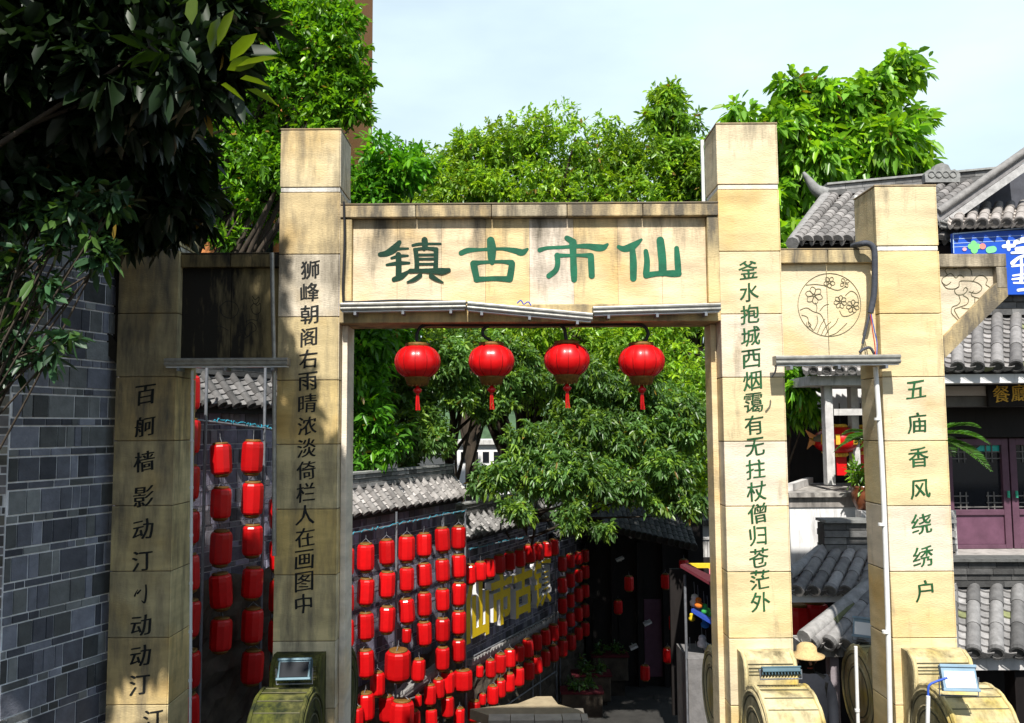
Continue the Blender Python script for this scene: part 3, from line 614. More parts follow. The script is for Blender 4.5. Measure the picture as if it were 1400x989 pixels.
linear_lamp('long straight grey lamp bar under the left third of the name panel', (465, 425), (637, 422), Y0 - .16)
linear_lamp('sagging tilted grey lamp bar under the middle of the name panel', (638, 423), (810, 439), Y0 - .17)
linear_lamp('dotted grey lamp bar under the right third of the name panel', (811, 430), (986, 425), Y0 - .16)
linear_lamp('dark grimy lamp bar under the blackened left wing of the gateway', (224, 501), (393, 500), Y0 - .18)
linear_lamp('pale grey lamp bar under the carved flower medallion', (1061, 499), (1232, 497), Y0 - .22, h=.085)

# the four flat round lanterns under the beam
def round_lantern(loc, label):
    t = thing('palace_lantern', label, 'lantern', loc, 'round lanterns under the beam'); o = Vector(loc)
    mb = MB(); pr = [(.225 * math.cos(a) ** .75 if a < 1.5 else .07, .165 * math.sin(a)) for a in np.linspace(-1.2, 1.2, 17)]
    mb.lathe(pr, o, 60, lobes=12, amp=.03); mb.build('lampshade', M['red'], t)
    mb = MB(); mb.lathe([(.12, .15), (.125, .165), (.12, .18), (.07, .19)], o, 20); mb.build('top_cap', M['gold'], t)
    mb = MB(); mb.lathe([(.06, -.235), (.105, -.215), (.115, -.175), (.125, -.165), (.125, -.148)], o, 20)
    for k in range(16): a = k * math.pi / 8; mb.tube([o + Vector((.118 * math.cos(a), .118 * math.sin(a), -.165)), o + Vector((.09 * math.cos(a), .09 * math.sin(a), -.235))], .004, 4)
    mb.build('base_ring', M['gold'], t)
    mb = MB(); mb.lathe([(.012, -.31), (.03, -.30), (.045, -.275), (.02, -.25), (.012, -.235)], o, 10)
    for k in range(9):
        a = k * 2 * math.pi / 9; mb.tube([o + Vector((.012 * math.cos(a), .012 * math.sin(a), -.30)), o + Vector((.016 * math.cos(a), .016 * math.sin(a), -.40)), o + Vector((.02 * math.cos(a) + .004, .02 * math.sin(a), -.47))], .004, 4)
    mb.build('tassel', M['red'], t)
    mb = MB()
    for k in range(12):
        a = 2 * math.pi * (k + .0) / 12 + math.pi / 12 * 0
        mb.tube([o + Vector((r_ * .985 * math.cos(a), r_ * .985 * math.sin(a), z_)) for r_, z_ in pr], .0035, 4)
    mb.build('rib', mat_rib, t)
mat_rib = mat('dark_red_rib', (0.30, 0.004, 0.004), .5, 10, .1, 0)
for (px, py), n_ in zip(((571, 495), (672, 494), (775, 492), (877, 494)), ('leftmost flat red palace lantern with a tassel under the beam', 'second from left flat red palace lantern hanging under the beam', 'third from left flat red palace lantern hanging under the beam', 'rightmost flat red palace lantern with a tassel under the beam')):
    round_lantern(tuple(P(px, py, 8.15)), n_)
mb = MB(); Yp = 8.12
def pp(x, y, Y=Yp): return P(x, y, Y)
mb.tube(cm([pp(571, 472), pp(570, 458), pp(576, 447), pp(590, 443.5), pp(640, 444.5), pp(700, 444), pp(760, 444), pp(820, 443.5), pp(866, 443), pp(880, 446), pp(886, 455), pp(884, 463), pp(878, 472)]), .017, 8)
mb.tube(cm([pp(672, 472), pp(671, 466), pp(662, 460), pp(660, 452), pp(668, 445)]), .015, 8)
mb.tube(cm([pp(775, 470), pp(773, 458), pp(770, 448), pp(755, 436), pp(748, 430)]), .018, 8)
tag(mb.build('lantern_conduit', M['rubber']), 'black bent conduit under the beam that holds four round lanterns', 'conduit')

# pipes, cables and hoses on the gateway
def pipe(name, label, pts, Yq, r, m, cat='pipe', smooth=True, clips=0):
    mb = MB(); p3 = [P(q[0], q[1], q[2] if len(q) > 2 else Yq) for q in pts]
    mb.tube(cm(p3) if smooth and len(p3) > 2 else p3, r, 8)
    for k in range(clips):
        q = lerp(p3[0], p3[-1], (k + .5) / clips); mb.tube([q - Vector((0, 0, .012)), q + Vector((0, 0, .012))], r * 1.35, 8)
    return tag(mb.build(name, M[m]), label, cat)
pipe('conduit_pipe', 'thin pale conduit pipe down the inner edge of the far left pillar', [(263, 507), (260, 989), (259, 1100)], 7.98, .014, 'pvc', clips=9, smooth=False)
pipe('conduit_pipe', 'grey conduit pipe beside the blackened wing and the tall left pillar', [(372, 346), (373, 420), (375, 510), (375, 760)], 7.93, .021, 'metal')
pipe('conduit_pipe', 'long white pipe down the far right pillar', [(1197, 502), (1206, 640), (1213, 820), (1217, 989), (1219, 1090)], 7.95, .024, 'pvc', clips=4)
pipe('corner_strip', 'white corner strip behind the top of the tall left pillar', [(476, 196), (477, 278)], 8.52, .018, 'pvc', smooth=False)
pipe('corner_strip', 'white corner strip behind the top of the tall right pillar', [(960, 192), (962, 276)], 8.55, .02, 'pvc', smooth=False)
pipe('corner_strip', 'white corner strip behind the top of the far right pillar', [(1170, 268), (1172, 336)], 8.55, .02, 'pvc', smooth=False)
pipe('black_cable', 'black cable down the corner between the tall left pillar and the name panel', [(470, 276), (471, 330), (469, 404), (478, 413), (540, 411), (600, 412), (655, 415)], 7.95, .011, 'rubber', 'cable')
pipe('foam_hose', 'thick dark hose bent over the right wing beside the far right pillar', [(1166, 337, 8.1), (1176, 334, 7.95), (1186, 333, 7.93), (1194, 339, 7.92), (1196, 355, 7.92), (1195, 400, 7.93), (1190, 428, 7.93)], 7.95, .029, 'hose', 'hose')
pipe('foam_hose', 'thin dark hose stub hanging to the lamp bar below the thick bent hose', [(1189, 430), (1184, 450), (1179, 470)], 7.92, .012, 'hose', 'hose')
pipe('foam_hose', 'short curled dark hose lying on the lamp bar under the medallion', [(1196, 486), (1190, 476), (1182, 477), (1175, 482)], 7.92, .013, 'hose', 'hose')
pipe('power_wire', 'thin blue wire hanging from the thick bent hose', [(1191, 430), (1195, 450), (1199, 470), (1198, 490)], 7.9, .005, 'cblue', 'wire')
pipe('power_wire', 'thin red wire hanging from the thick bent hose', [(1190, 430), (1193, 452), (1196, 472), (1197, 488)], 7.89, .005, 'cred', 'wire')
pipe('conduit_pipe', 'white pipe on the drum stone behind the far right pillar', [(1170, 884), (1173, 989), (1174, 1060)], 8.4, .018, 'pvc', clips=1, smooth=False)
pipe('conduit_pipe', 'short white pipe on the front drum stone at far right', [(1269, 952), (1268, 1000), (1268, 1090)], 6.78, .016, 'pvc', smooth=False)
pipe('power_wire', 'blue cable from the white pipe to the pale floodlight on the drum stone', [(1269, 952), (1270, 938), (1280, 932), (1295, 927)], 6.8, .009, 'cblue', 'wire')
pipe('twine', 'blue twine scraps tied on the lamp bar under the name panel', [(707, 415), (712, 411), (716, 416), (722, 413), (726, 418)], 7.9, .006, 'cblue', 'twine')
pipe('hook_wire', 'black hook hanging from the left end of the lamp bar under the medallion', [(1061, 500), (1060, 508), (1056, 514), (1054, 516)], 7.75, .008, 'rubber', 'hook')

# floodlights on the drum stones
M['darklens'] = mat('dark_lens', (.006, .008, .012), .5, 5, .1, 0, spec=.12)
def floodlight(label, ctr, wdt, h, tilt, rz, house, face_up):
    t = thing('floodlight', label, 'floodlight', ctr, 'floodlights on the drum stones')
    Rm = Matrix.Translation(ctr) @ Matrix.Rotation(R(rz), 4, 'Z') @ Matrix.Rotation(R(tilt), 4, 'X')
    def part(name, m, boxes, bev=.004):
        mb = MB()
        for b in boxes: mb.box(*b)
        mb.v = [Rm @ v for v in mb.v]; return mb.build(name, M[m], t, bevel=bev)
    part('housing', house, [(-wdt / 2, wdt / 2, 0, .035, -h / 2, h / 2), (-wdt / 2 - .008, wdt / 2 + .008, -.012, .002, h / 2 - .02, h / 2 + .004), (-wdt / 2 - .008, wdt / 2 + .008, -.012, .002, -h / 2 - .004, -h / 2 + .02)] + [(-wdt / 2 + wdt * k / 12, -wdt / 2 + wdt * k / 12 + .008, .036, .06, -h / 2, h / 2) for k in range(13)])
    part('lens', 'lampglass' if face_up else 'darklens', [(-wdt / 2 + .018, wdt / 2 - .018, -.006, -.001, -h / 2 + .024, h / 2 - .05 if face_up else h / 2 - .03)], 0)
    mb = MB(); hw = wdt / 2 + .016; mb.tube([(-hw, .02, 0), (-hw, .03, -h * .75), (hw, .03, -h * .75), (hw, .02, 0)], .007, 6); Rb = Matrix.Translation(ctr) @ Matrix.Rotation(R(rz), 4, 'Z'); mb.v = [Rb @ v for v in mb.v]; mb.build('bracket', M['steel'], t)
floodlight('dark teal floodlight tilted up on the mossy drum stone', P(402, 915, 7.5), .28, .18, -28, 4, 'lamphouse', False)
floodlight('teal floodlight seen from its finned back on the drum stone of the tall right pillar', P(1066, 915, 7.45), .33, .10, -60, 182, 'lamphouse', False)
floodlight('pale blue floodlight with white lens on the far right drum stone', P(1312, 927, 7.0), .27, .20, -20, -6, 'palehouse', True)
floodlight('small pale floodlight behind the far right pillar above the rear drum', P(1180, 858, 8.9), .2, .2, -20, -35, 'palehouse', True)

# ------------------------------------------------------------------ brick wall at the left
bw = thing('brick_wall', 'old grey brick wall of uneven blocks meeting the far left pillar', 'wall', (-4.1, 7.6, -2.4))
a_, b_, c_ = (X(12, 600, 7.1), 7.1), (X(156, 600, 8.15), 8.15), (X(-170, 600, 6.75), 6.75)
mb = MB(); u = Vector((b_[0] - a_[0], b_[1] - a_[1], 0)); brick_wall(mb, a_, b_, -2.4, 4.6, (u.y, -u.x, 0), .4, 4, shade=2.5)
mb.build('long_face', M['brick'], bw)
mb = MB(); u = Vector((a_[0] - c_[0], a_[1] - c_[1], 0)); brick_wall(mb, c_, a_, -2.4, 4.6, (u.y, -u.x, 0), .4, 5, tall=.1, thin=.07, shade=1.8, tint=(.25, .1, -.1))
mb.build('near_face', M['brick'], bw)

# ------------------------------------------------------------------ lantern street: stepped wall with tiled copings
CW = 9.62
def street_wall(label, ya, yb, ztile, zridge, ncol, seed, tone, zrock=None, warm=0.0):
    t = thing('street_wall', label, 'wall', WP((ya + yb) / 2, CW, zg(ya) - .5), 'stepped street walls')
    mb = MB(); brick_wall(mb, (WS * ya - CW, ya), (WS * yb - CW, yb), (zrock if zrock is not None else zg(yb) - 1.2), ztile + .08, WN, .35, seed, tall=.2, thin=.075, shade=1.9, mortar=(.26, .26, .28), tint=(.12, .02, .14))
    mb.build('brickwork', M['brick'], t)
    if zrock is not None:
        mb = MB(); r = random.Random(seed); rows = []
        n = int((yb - ya) / .18); nz = 26; z0 = zg(yb) - 1.5
        for i in range(nz + 1):
            z = z0 + (zrock + .1 - z0) * i / nz; rows.append([WP(ya + (yb - ya) * j / n, CW, z + r.uniform(-.04, .04)) + WN * (.12 + r.uniform(-.05, .06) + .25 * (1 - i / nz)) for j in range(n + 1)])
        mb.grid(rows); mb.build('rock_base', M['rock'], t)
    rf = MB(); o1, o2 = WN * -.1 - WN * .0, WN * .27
    tile_roof(rf, WP(ya, CW, zridge) + WN * -.12, WP(yb, CW, zridge) + WN * -.12, WP(yb, CW, ztile) + o2, WP(ya, CW, ztile) + o2, ncol, 6, .062, seed, tone, warm, segcover=3)
    p_ = rf.build('tile_coping', M['tile'], t)
    rb = MB(); ridge_bar(rb, WP(ya, CW, zridge - .02) + WN * -.14, WP(yb, CW, zridge - .02) + WN * -.14, .24, .2, seed, tone * 1.1); rb.build('ridge', M['tile'], p_)
    dk = MB(); dk.obox(WP(ya, CW, ztile - .12) + WN * .02, WD * ((yb - ya) * 1.1), WN * .16, Vector((0, 0, .1)), (1, 1, 1)); dk.build('eave_board', M['dwood'], t)
z1t = Z(300, 553, 11.6); z2t = W(480, 706, CW - .45).z; z3t = W(650, 735, CW - .45).z
street_wall('nearest grey brick street wall on dark rock seen through the left wing', 9.2, 13.35, z1t, z1t + .45, 16, 11, .6, zrock=-.55)
street_wall('middle brick street wall with a pale tiled coping behind the first lantern rack', 13.4, 18.25, z2t, z2t + .42, 19, 12, 1.25, zrock=-2.9, warm=.06)
street_wall('farther brick street wall behind the golden characters', 18.3, 22.9, z3t, z3t + .42, 17, 13, 1.15, zrock=-3.7)
street_wall('farthest shaded brick street wall beyond the golden characters', 22.95, 27.5, z3t - .6, z3t - .2, 16, 14, .5, zrock=-4.2)

# lantern racks of steel pipe
def rack(label, c, poles, rails, extra=()):
    t = thing('lantern_rack', label, 'rack', W(poles[0][0], poles[0][2], c), 'steel lantern racks')
    for px, ya, yb in poles:
        mb = MB(); a = W(px, ya, c); b = Vector((a.x, a.y, min(W(px, yb, c).z, zg(a.y) if yb > 950 else 99))); mb.tube([a, b], .022, 8); mb.build('pole', M['steel'], t)
    for a, b in rails:
        mb = MB(); mb.tube([W(a[0], a[1], c), W(b[0], b[1], c)], .018, 8); mb.build('rail', M['steel'], t)
    return t
rack('steel pipe rack behind the left wing with two lantern columns', 9.2, [(283, 500, 989), (363, 497, 960), (376, 575, 989)], [((255, 573), (395, 590))])
rack('steel pipe rack before the middle street wall with seven lantern columns', 9.15, [(542, 700, 989), (636, 698, 960), (474, 716, 989), (606, 706, 989)], [((440, 738), (637, 698)), ((470, 985), (640, 930))])
rack('low steel rack under and over the golden characters', 9.3, [(759, 735, 962), (637, 752, 989), (728, 900, 970), (738, 900, 960), (672, 950, 989)], [((637, 752), (800, 717)), ((655, 990), (760, 918)), ((648, 897), (760, 838))])
rack('dark steel rack past the golden characters in the shade', 9.35, [(812, 730, 955), (764, 740, 960)], [((760, 742), (815, 728))])
# ledges below the walls
def ledge(label, c, a, b, h):
    A, Bq = W(*a, c), W(*b, c); mb = MB(); n = 14
    for k in range(3):
        mb.obox(A - Vector((0, 0, h * k / 3)) + WN * (.12 - .05 * k), (Bq - A), WN * -.4, Vector((0, 0, -h / 3 * .8)), (.32 - .09 * k, .3 - .09 * k, .29 - .08 * k))
    r = random.Random(int(a[0]))
    for k in range(34):
        q = lerp(A, Bq, k / 34) + WN * .13; mb.obox(q, (Bq - A) / 34 * .6, WN * -.1, Vector((0, 0, .05)), (.3, .29, .28))
    return tag(mb.build('wall_ledge', M['tile']), label, 'ledge')
ledge('stepped grey ledge under the golden characters', 9.5, (638, 905), (762, 838), .3)
ledge('short stepped ledge behind the lowest lanterns of the middle rack', 9.3, (545, 948), (602, 908), .25)

# ------------------------------------------------------------------ cylinder lanterns
ln0 = thing('hanging_lantern', 'x', 'lantern', (0, 0, 0))
mb = MB(); mb.lathe([(.23, -.5), (.30, -.475), (.335, -.42), (.348, -.3), (.35, 0), (.348, .3), (.335, .42), (.30, .475), (.23, .5)], seg=10, sm=False)
bd = mb.build('lampshade', M['red'], ln0, bevel=.03)
mb = MB(); mb.lathe([(.235, .47), (.25, .5), (.25, .545), (.2, .56)], seg=14); mb.build('top_cap', M['gold'], ln0)
mb = MB(); mb.lathe([(.17, -.6), (.22, -.57), (.25, -.54), (.25, -.5), (.235, -.47)], seg=14); mb.build('bottom_cap', M['gold'], ln0)
mb = MB(); mb.tube([(-.2, 0, .54), (0, 0, .72), (.2, 0, .54)], .012, 4); mb.tube([(0, 0, .72), (0, 0, .86)], .012, 4); mb.build('wire_hanger', M['steel'], ln0)
ORD = ['first', 'second', 'third', 'fourth', 'fifth', 'sixth', 'seventh', 'eighth', 'ninth', 'tenth', 'eleventh']
lr = random.Random(5); first = [True]
def lantern(px, py, hpx, c, label, group, sq=1.0):
    p = W(px, py, c); s = hpx / FPX * p.y * 1.0
    if first[0]:
        first[0] = False; o = ln0; o.location = p; o['label'] = label; o['group'] = group; o.scale = (s, s, s)
    else: o = copy_thing(ln0, p, label, group, s, lr.uniform(0, 6.28))
    o.rotation_euler = (lr.uniform(-.05, .05), lr.uniform(-.05, .05), lr.uniform(0, 6.28)); s *= lr.uniform(.94, 1.05); o.scale = (s * lr.uniform(.95, 1.04), s, s)
    if sq != 1.0: o.scale = (s * sq, s * sq, s)
    return o
G0, G1, G2, G3 = 'lanterns on the rack behind the left wing', 'lanterns on the middle rack', 'lanterns around the golden characters', 'lanterns in the shade beyond the golden characters'
cnames = ['leftmost', 'second', 'third', 'fourth', 'fifth', 'sixth', 'rightmost']
for i, y in enumerate((537, 597, 660, 721, 783, 846, 915, 972)): lantern(257, y, 45 - i * .1, 9.0, f'red lantern half hidden by the far left pillar, {ORD[i]} from top', G0)
for i, y in enumerate((628, 688, 749, 808, 868)): lantern(302, y, 42, 9.05, f'red lantern in the left column seen through the left wing, {ORD[i]} from top', G0)
for i, y in enumerate((625, 682, 739, 797, 855, 912)): lantern(345, y, 41, 9.05, f'red lantern in the right column seen through the left wing, {ORD[i]} from top', G0)
for i, y in enumerate((702, 759, 814, 869, 925)): lantern(382, y, 40, 9.05, f'red lantern peeping past the tall left pillar, {ORD[i]} from top', G0)
cols = [(472, (768, 818, 866, 917, 963), 35), (500, (762, 809, 856, 907, 966), 33), (529, (755, 799, 847, 969), 33), (556, (750, 792, 835, 869), 31), (580, (745, 786, 826, 866), 30), (605, (738, 780, 820, 861, 900), 29), (627, (735, 774, 812, 851, 889), 28)]
for ci, (x, ys, h) in enumerate(cols):
    for i, y in enumerate(ys):
        small = (x == 556 and y == 869)
        lantern(x, y, 19 if small else h, 8.95, (f'small red lantern at the foot of the fourth column on the middle rack' if small else f'red lantern in the {cnames[ci]} column of the middle rack, {ORD[i]} from top'), G1)
lantern(544, 909, 36, 8.7, 'big wide red lantern low in the middle rack', G1, 1.35); lantern(549, 980, 38, 8.7, 'wide red lantern cut by the bottom edge below the middle rack', G1, 1.2); lantern(633, 930, 24, 8.9, 'squat wide red lantern at the foot of the rightmost middle column', G1, 1.5)
for x, y, h, tx in ((588, 950, 24, 'left of the lowest trio'), (600, 941, 24, 'middle of the lowest trio'), (612, 933, 28, 'right of the lowest trio'), (572, 958, 14, 'smallest one beside the ledge'), (612, 966, 24, 'under the lowest trio at right'), (590, 982, 22, 'at the picture bottom'), (648, 972, 26, 'near the stone landing'), (516, 935, 30, 'beside the big wide lantern'), (572, 916, 26, 'right of the big wide lantern'), (486, 985, 32, 'at the lower left corner of the arch'), (566, 985, 26, 'between the two lowest wide lanterns'), (628, 980, 22, 'left of the stone landing')): lantern(x, y, h, 8.95, f'red lantern below the middle rack, {tx}', G1)
for i, (x, y) in enumerate(((643, 785), (657, 781), (669, 777), (683, 771), (697, 767), (711, 763), (724, 757), (737, 754), (748, 751), (757, 748))): lantern(x, y, 24.5 - i * .45, 9.1, f'red lantern in the row above the golden characters, {ORD[i]} from left', G2)
for i, (x, y) in enumerate(((656, 918), (671, 914), (684, 907), (697, 900), (710, 893), (722, 886), (734, 878), (746, 871), (757, 865), (769, 859))): lantern(x, y, 15 if i == 0 else 23.5 - i * .4, 9.05, f'red lantern in the upper row below the golden characters, {ORD[i]} from left', G2)
for i, (x, y) in enumerate(((660, 956), (674, 950), (684, 941), (696, 933), (709, 925), (723, 917), (734, 909), (746, 900), (757, 893), (769, 886), (781, 878))): lantern(x, y, 14 if i == 0 else 23.5 - i * .4, 9.0, f'red lantern in the lower row below the golden characters, {ORD[i]} from left', G2)
for ci, (x, ys) in enumerate(((769, (771, 800, 828, 856)), (780, (767, 793, 821, 847)), (791, (763, 787, 813, 840, 866)), (800, (760, 782, 808, 835, 860)))):
    for i, y in enumerate(ys): lantern(x, y, 18.5 - ci * .7, 9.1, f'dim red lantern in shade past the golden characters, {cnames[ci]} column, {ORD[i]} from top', G3)
# blue twine on the rails
def twine(label, a, b, c, seed):
    r = random.Random(seed); mb = MB(); A, Bq = W(*a, c), W(*b, c); pts = []
    for k in range(60): pts.append(lerp(A, Bq, k / 59) + Vector((0, 0, r.uniform(-.02, .04))) + WN * r.uniform(.0, .04))
    mb.tube(pts, .007, 4); mb2 = tag(mb.build('twine', M['twine']), label, 'twine'); return mb2
M['twine'] = mat('turquoise_twine', (.03, .30, .42), .7, 9, .3, 0)
twine('turquoise twine wound along the top rail of the middle rack', (480, 730), (637, 698), 9.12, 1); twine('turquoise twine wound along the rail above the golden characters', (640, 752), (720, 734), 9.27, 2); twine('turquoise twine on the rail seen through the left wing', (290, 575), (370, 586), 9.17, 3)

# ------------------------------------------------------------------ golden raised characters
sg = thing('raised_lettering', 'four golden box characters with white sides on the street wall', 'lettering', W(690, 860, 9.5))
for ch, xa, xb, ya0, yb0, ya1, yb1 in (('仙', 622, 659, 800, 884, 783, 866), ('市', 662, 691, 785, 861, 776, 848), ('古', 693, 719, 774, 848, 766, 832), ('镇', 721, 745, 765, 834, 757, 822)):
    A0, B0, A1 = W(xa, (ya0), 9.44), W(xa, yb0, 9.44), W(xb, ya1, 9.44)
    v, f = glyph(ch, .034 if ch != '镇' else .016, .06); x0 = min(p.x for p in v); x1 = max(p.x for p in v); y0 = min(p.y for p in v); y1 = max(p.y for p in v)
    u = A1 - A0; u.z = 0; dz = A0.z - B0.z
    front, side = MB(), MB(); zz_ = max(p.z for p in v)
    def t3(p): return A0 + u * ((p.x - x0) / (x1 - x0)) + Vector((0, 0, -dz * (1 - (p.y - y0) / (y1 - y0)))) + WN * (.17 if p.z > 0 else .02)
    for q in f:
        zs = [v[i].z for i in q]
        if min(zs) > zz_ - 1e-4: front.poly([t3(v[i]) + WN * .003 for i in q])
        elif max(zs) > zz_ - 1e-4: side.poly([t3(v[i]) for i in q])
    ch_ = front.build('character', M['yellow'], sg); side.build('letter_side', M['white'], ch_)

# ------------------------------------------------------------------ dark shop house down the lane
hs = thing('lane_house', 'dark shaded timber house with a curved tiled roof down the lane', 'house', P(870, 960, 25))
yh = 25.0; x0, x1 = X(802, 850, yh), X(945, 850, yh)
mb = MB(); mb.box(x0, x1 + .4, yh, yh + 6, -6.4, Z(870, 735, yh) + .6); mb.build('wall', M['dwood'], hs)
for k in range(5):
    mb = MB(); xx = lerp(x0 + .05, x1, k / 4); mb.box(xx - .08, xx + .08, yh - .16, yh - .003, -6.4, Z(870, 740, yh)); mb.build('post', M['dwood'], hs)
for k in range(4):
    mb = MB(); xa_, xb_ = lerp(x0 + .05, x1, k / 4) + .12, lerp(x0 + .05, x1, (k + 1) / 4) - .12; mb.box(xa_, xb_, yh - .05, yh - .004, -5.6, -3.4); mb.build('shutter', M['purple'] if k == 2 else M['dwood'], hs)
mb = MB(); tile_roof(mb, P(812, 655, 27), P(938, 705, 25.5), P(952, 750, 22.6), P(826, 722, 23.4), 17, 12, .1, 31, .42, segcover=8, disc=True); rf = mb.build('roof', M['tile'], hs)
mb = MB(); ridge_bar(mb, P(806, 655, 27), P(940, 708, 25.5), .25, .25, 3, .4); mb.build('ridge', M['tile'], rf)
for i, (x, y) in enumerate(((910, 795), (935, 775), (921, 852), (913, 896), (882, 920), (860, 798), (845, 830), (950, 838))):
    p = P(x, y, 22.5 if i < 6 else 24); t_ = copy_thing(ln0, p, f'dim red lantern on the dark lane house, {ORD[i]} of eight from the roof edge down', 'lanterns on the dark lane house', .36, i)
labs = ['dim red lantern near the right end of the dark lane house', 'dim red lantern tucked below the roof corner of the lane house', 'dim red lantern halfway up the right of the lane house', 'dim red lantern low at the right of the lane house', 'dim red lantern lowest on the lane house', 'dim red lantern below the roof in the middle of the lane house', 'dim red lantern left of centre on the lane house', 'dim red lantern just beside the market stall']
for o_, l_ in zip([o for o in COL.objects if o.get('group') == 'lanterns on the dark lane house'], labs): o_['label'] = l_
# little wall planters and camera-like lamps on the lane
for i, (x, y, lab) in enumerate(((862, 737, 'small pale lamp high on the lane house'), (844, 769, 'small pale lamp below the roof of the lane house'), (882, 857, 'small pale lamp on the right of the lane house'), (863, 890, 'small pale lamp lowest on the lane house'))):
    mb = MB(); p = P(x, y, 23.8); mb.obox(p, Vector((.2, 0, .09)), Vector((0, .3, 0)), Vector((-.02, 0, .05))); mb.tube([p + Vector((.12, .15, .02)), p + Vector((.18, 1.2, -.1))], .02, 6); tag(mb.build('wall_lamp', M['pvc']), lab, 'lamp', 'small lamps on the lane house')
def planter(label, px, py, Yq, s, pale=False, flowers=False):
    p = P(px, py, Yq); z0 = p.z; t = thing('planter', label, 'planter', p)
    mb = MB(); mb.box(p.x - s, p.x + s, Yq - .25, Yq + .25, z0 - s * 1.3, z0); mb.build('trough', M['rock'], t, bevel=.02)
    mb = MB(); mb.box(p.x - s - .03, p.x + s + .03, Yq - .28, Yq + .28, z0 + .002, z0 + .05, (.10, .012, .018)); mb.build('rim', M['cloth'], t)
    crown('foliage', t, [((p.x - s * .4, Yq, z0 + .2), .28), ((p.x + s * .4, Yq, z0 + .22), .25)], 60, 5, .12, .4, (.05, .12, .03), int(px), sub=4)
    mb = MB(); mb.box(p.x - s * .8, p.x + s * .8, Yq - .2, Yq + .2, zg(Yq) - .2, z0 - s * 1.3 - .003, (.6, .6, .6)); mb.build('pedestal', M['rock'], t)
planter('pale grey stone planter with small white flowers beside the landing', 795, 945, 21.5, .5, True)
planter('dark planter with reddish stems below the shaded lanterns', 808, 922, 23, .5)
planter('dark planter with green leaves before the lane house', 833, 896, 24.3, .5)

# ------------------------------------------------------------------ beyond the tall right pillar: houses, stall
vh = thing('village_house', 'old grey tiled house with white gable walls beyond the tree', 'house', P(940, 720, 30))
mb = MB(); mb.box(X(895, 690, 31), X(1000, 690, 31), 31, 36, -6.4, Z(930, 655, 31)); mb.box(X(930, 720, 29), X(1000, 720, 29), 29, 30.9, -6.4, Z(940, 720, 29)); mb.build('wall', M['white'], vh)
mb = MB(); tile_roof(mb, P(905, 622, 33), P(1005, 622, 33), P(1000, 652, 30), P(895, 654, 30), 18, 10, .09, 41, 1.3); tile_roof(mb, P(915, 672, 31), P(1000, 700, 30.5), P(1000, 716, 28.5), P(918, 716, 28.5), 14, 8, .09, 42, 1.3); mb.build('roof', M['tile'], vh)
mb = MB(); mb.box(X(944, 680, 29.5), X(955, 680, 29.5), 30.9, 30.95, Z(950, 690, 31), Z(950, 672, 31)); mb.build('window', M['glass'], vh)
bl = thing('balustrade', 'pale stone balustrade of thin posts under the village house', 'balustrade', P(955, 755, 27))
mb = MB()
for k in range(16):
    xx = lerp(X(925, 750, 27), X(1000, 750, 27), k / 15); mb.box(xx - .05, xx + .05, 27, 27.1, Z(950, 762, 27), Z(950, 738, 27) - .003)
mb.build('baluster', M['wgrey'], bl)['kind'] = 'stuff'
mb = MB(); mb.box(X(922, 740, 27), X(1002, 740, 27), 26.95, 27.15, Z(950, 738, 27), Z(950, 735, 27)); mb.build('top_rail', M['wgrey'], bl)
mb = MB(); mb.box(X(922, 765, 27), X(1002, 765, 27), 26.95, 27.4, -6.4, Z(950, 762, 27) - .003); mb.build('wall_below', M['dwood'], bl)
st = thing('market_stall', 'street stall with dark red awnings and bright toys beside the tall right pillar', 'stall', P(965, 960, 17))
def quad_th(name, pts, th, m, par, col):
    mb = MB(); mb.prism(pts, (0, 0, -th), col); return mb.build(name, m, par)
Ys = 17.0
quad_th('awning', [P(930, 772, Ys), P(990, 808, Ys), P(1000, 800, Ys + 2.2), P(940, 770, Ys + 2.2)], .06, M['cloth'], st, (.10, .012, .02))
quad_th('awning', [P(945, 833, Ys), P(992, 862, Ys), P(1000, 852, Ys + 2), P(955, 828, Ys + 2)], .06, M['cloth'], st, (.02, .06, .35))
mb = MB(); mb.box(X(943, 772, 19.5), X(972, 772, 19.5), 19.5, 19.6, Z(950, 778, 19.5), Z(950, 771, 19.5), (.8, .55, .03)); mb.build('yellow_valance', M['cloth'], st)
mb = MB(); mb.box(X(955, 782, 19.3), X(1000, 782, 19.3), 19.3, 19.4, Z(950, 788, 19.3), Z(950, 779, 19.3), (.85, .25, .3)); mb.build('pink_valance', M['cloth'], st)
for xx in (938, 992):
    mb = MB(); q = P(xx, 870, Ys + .3); mb.tube([(q.x, q.y, zg(Ys) - .1), (q.x, q.y, Z(xx, 790, Ys))], .03, 6); mb.build('post', M['steel'], st)
mb = MB(); mb.box(X(944, 930, Ys), X(1000, 930, Ys), Ys + .2, Ys + 1.4, zg(Ys) - .2, Z(950, 905, Ys), (.35, .35, .36)); mb.build('counter', M['wgrey'], st)
mb = MB(); mb.box(X(940, 800, Ys), X(1000, 800, Ys), Ys + 1.9, Ys + 2.0, zg(Ys), Z(950, 800, Ys), (1, 1, 1)); mb.build('back_panel', M['dwood'], st)
r_ = random.Random(9)
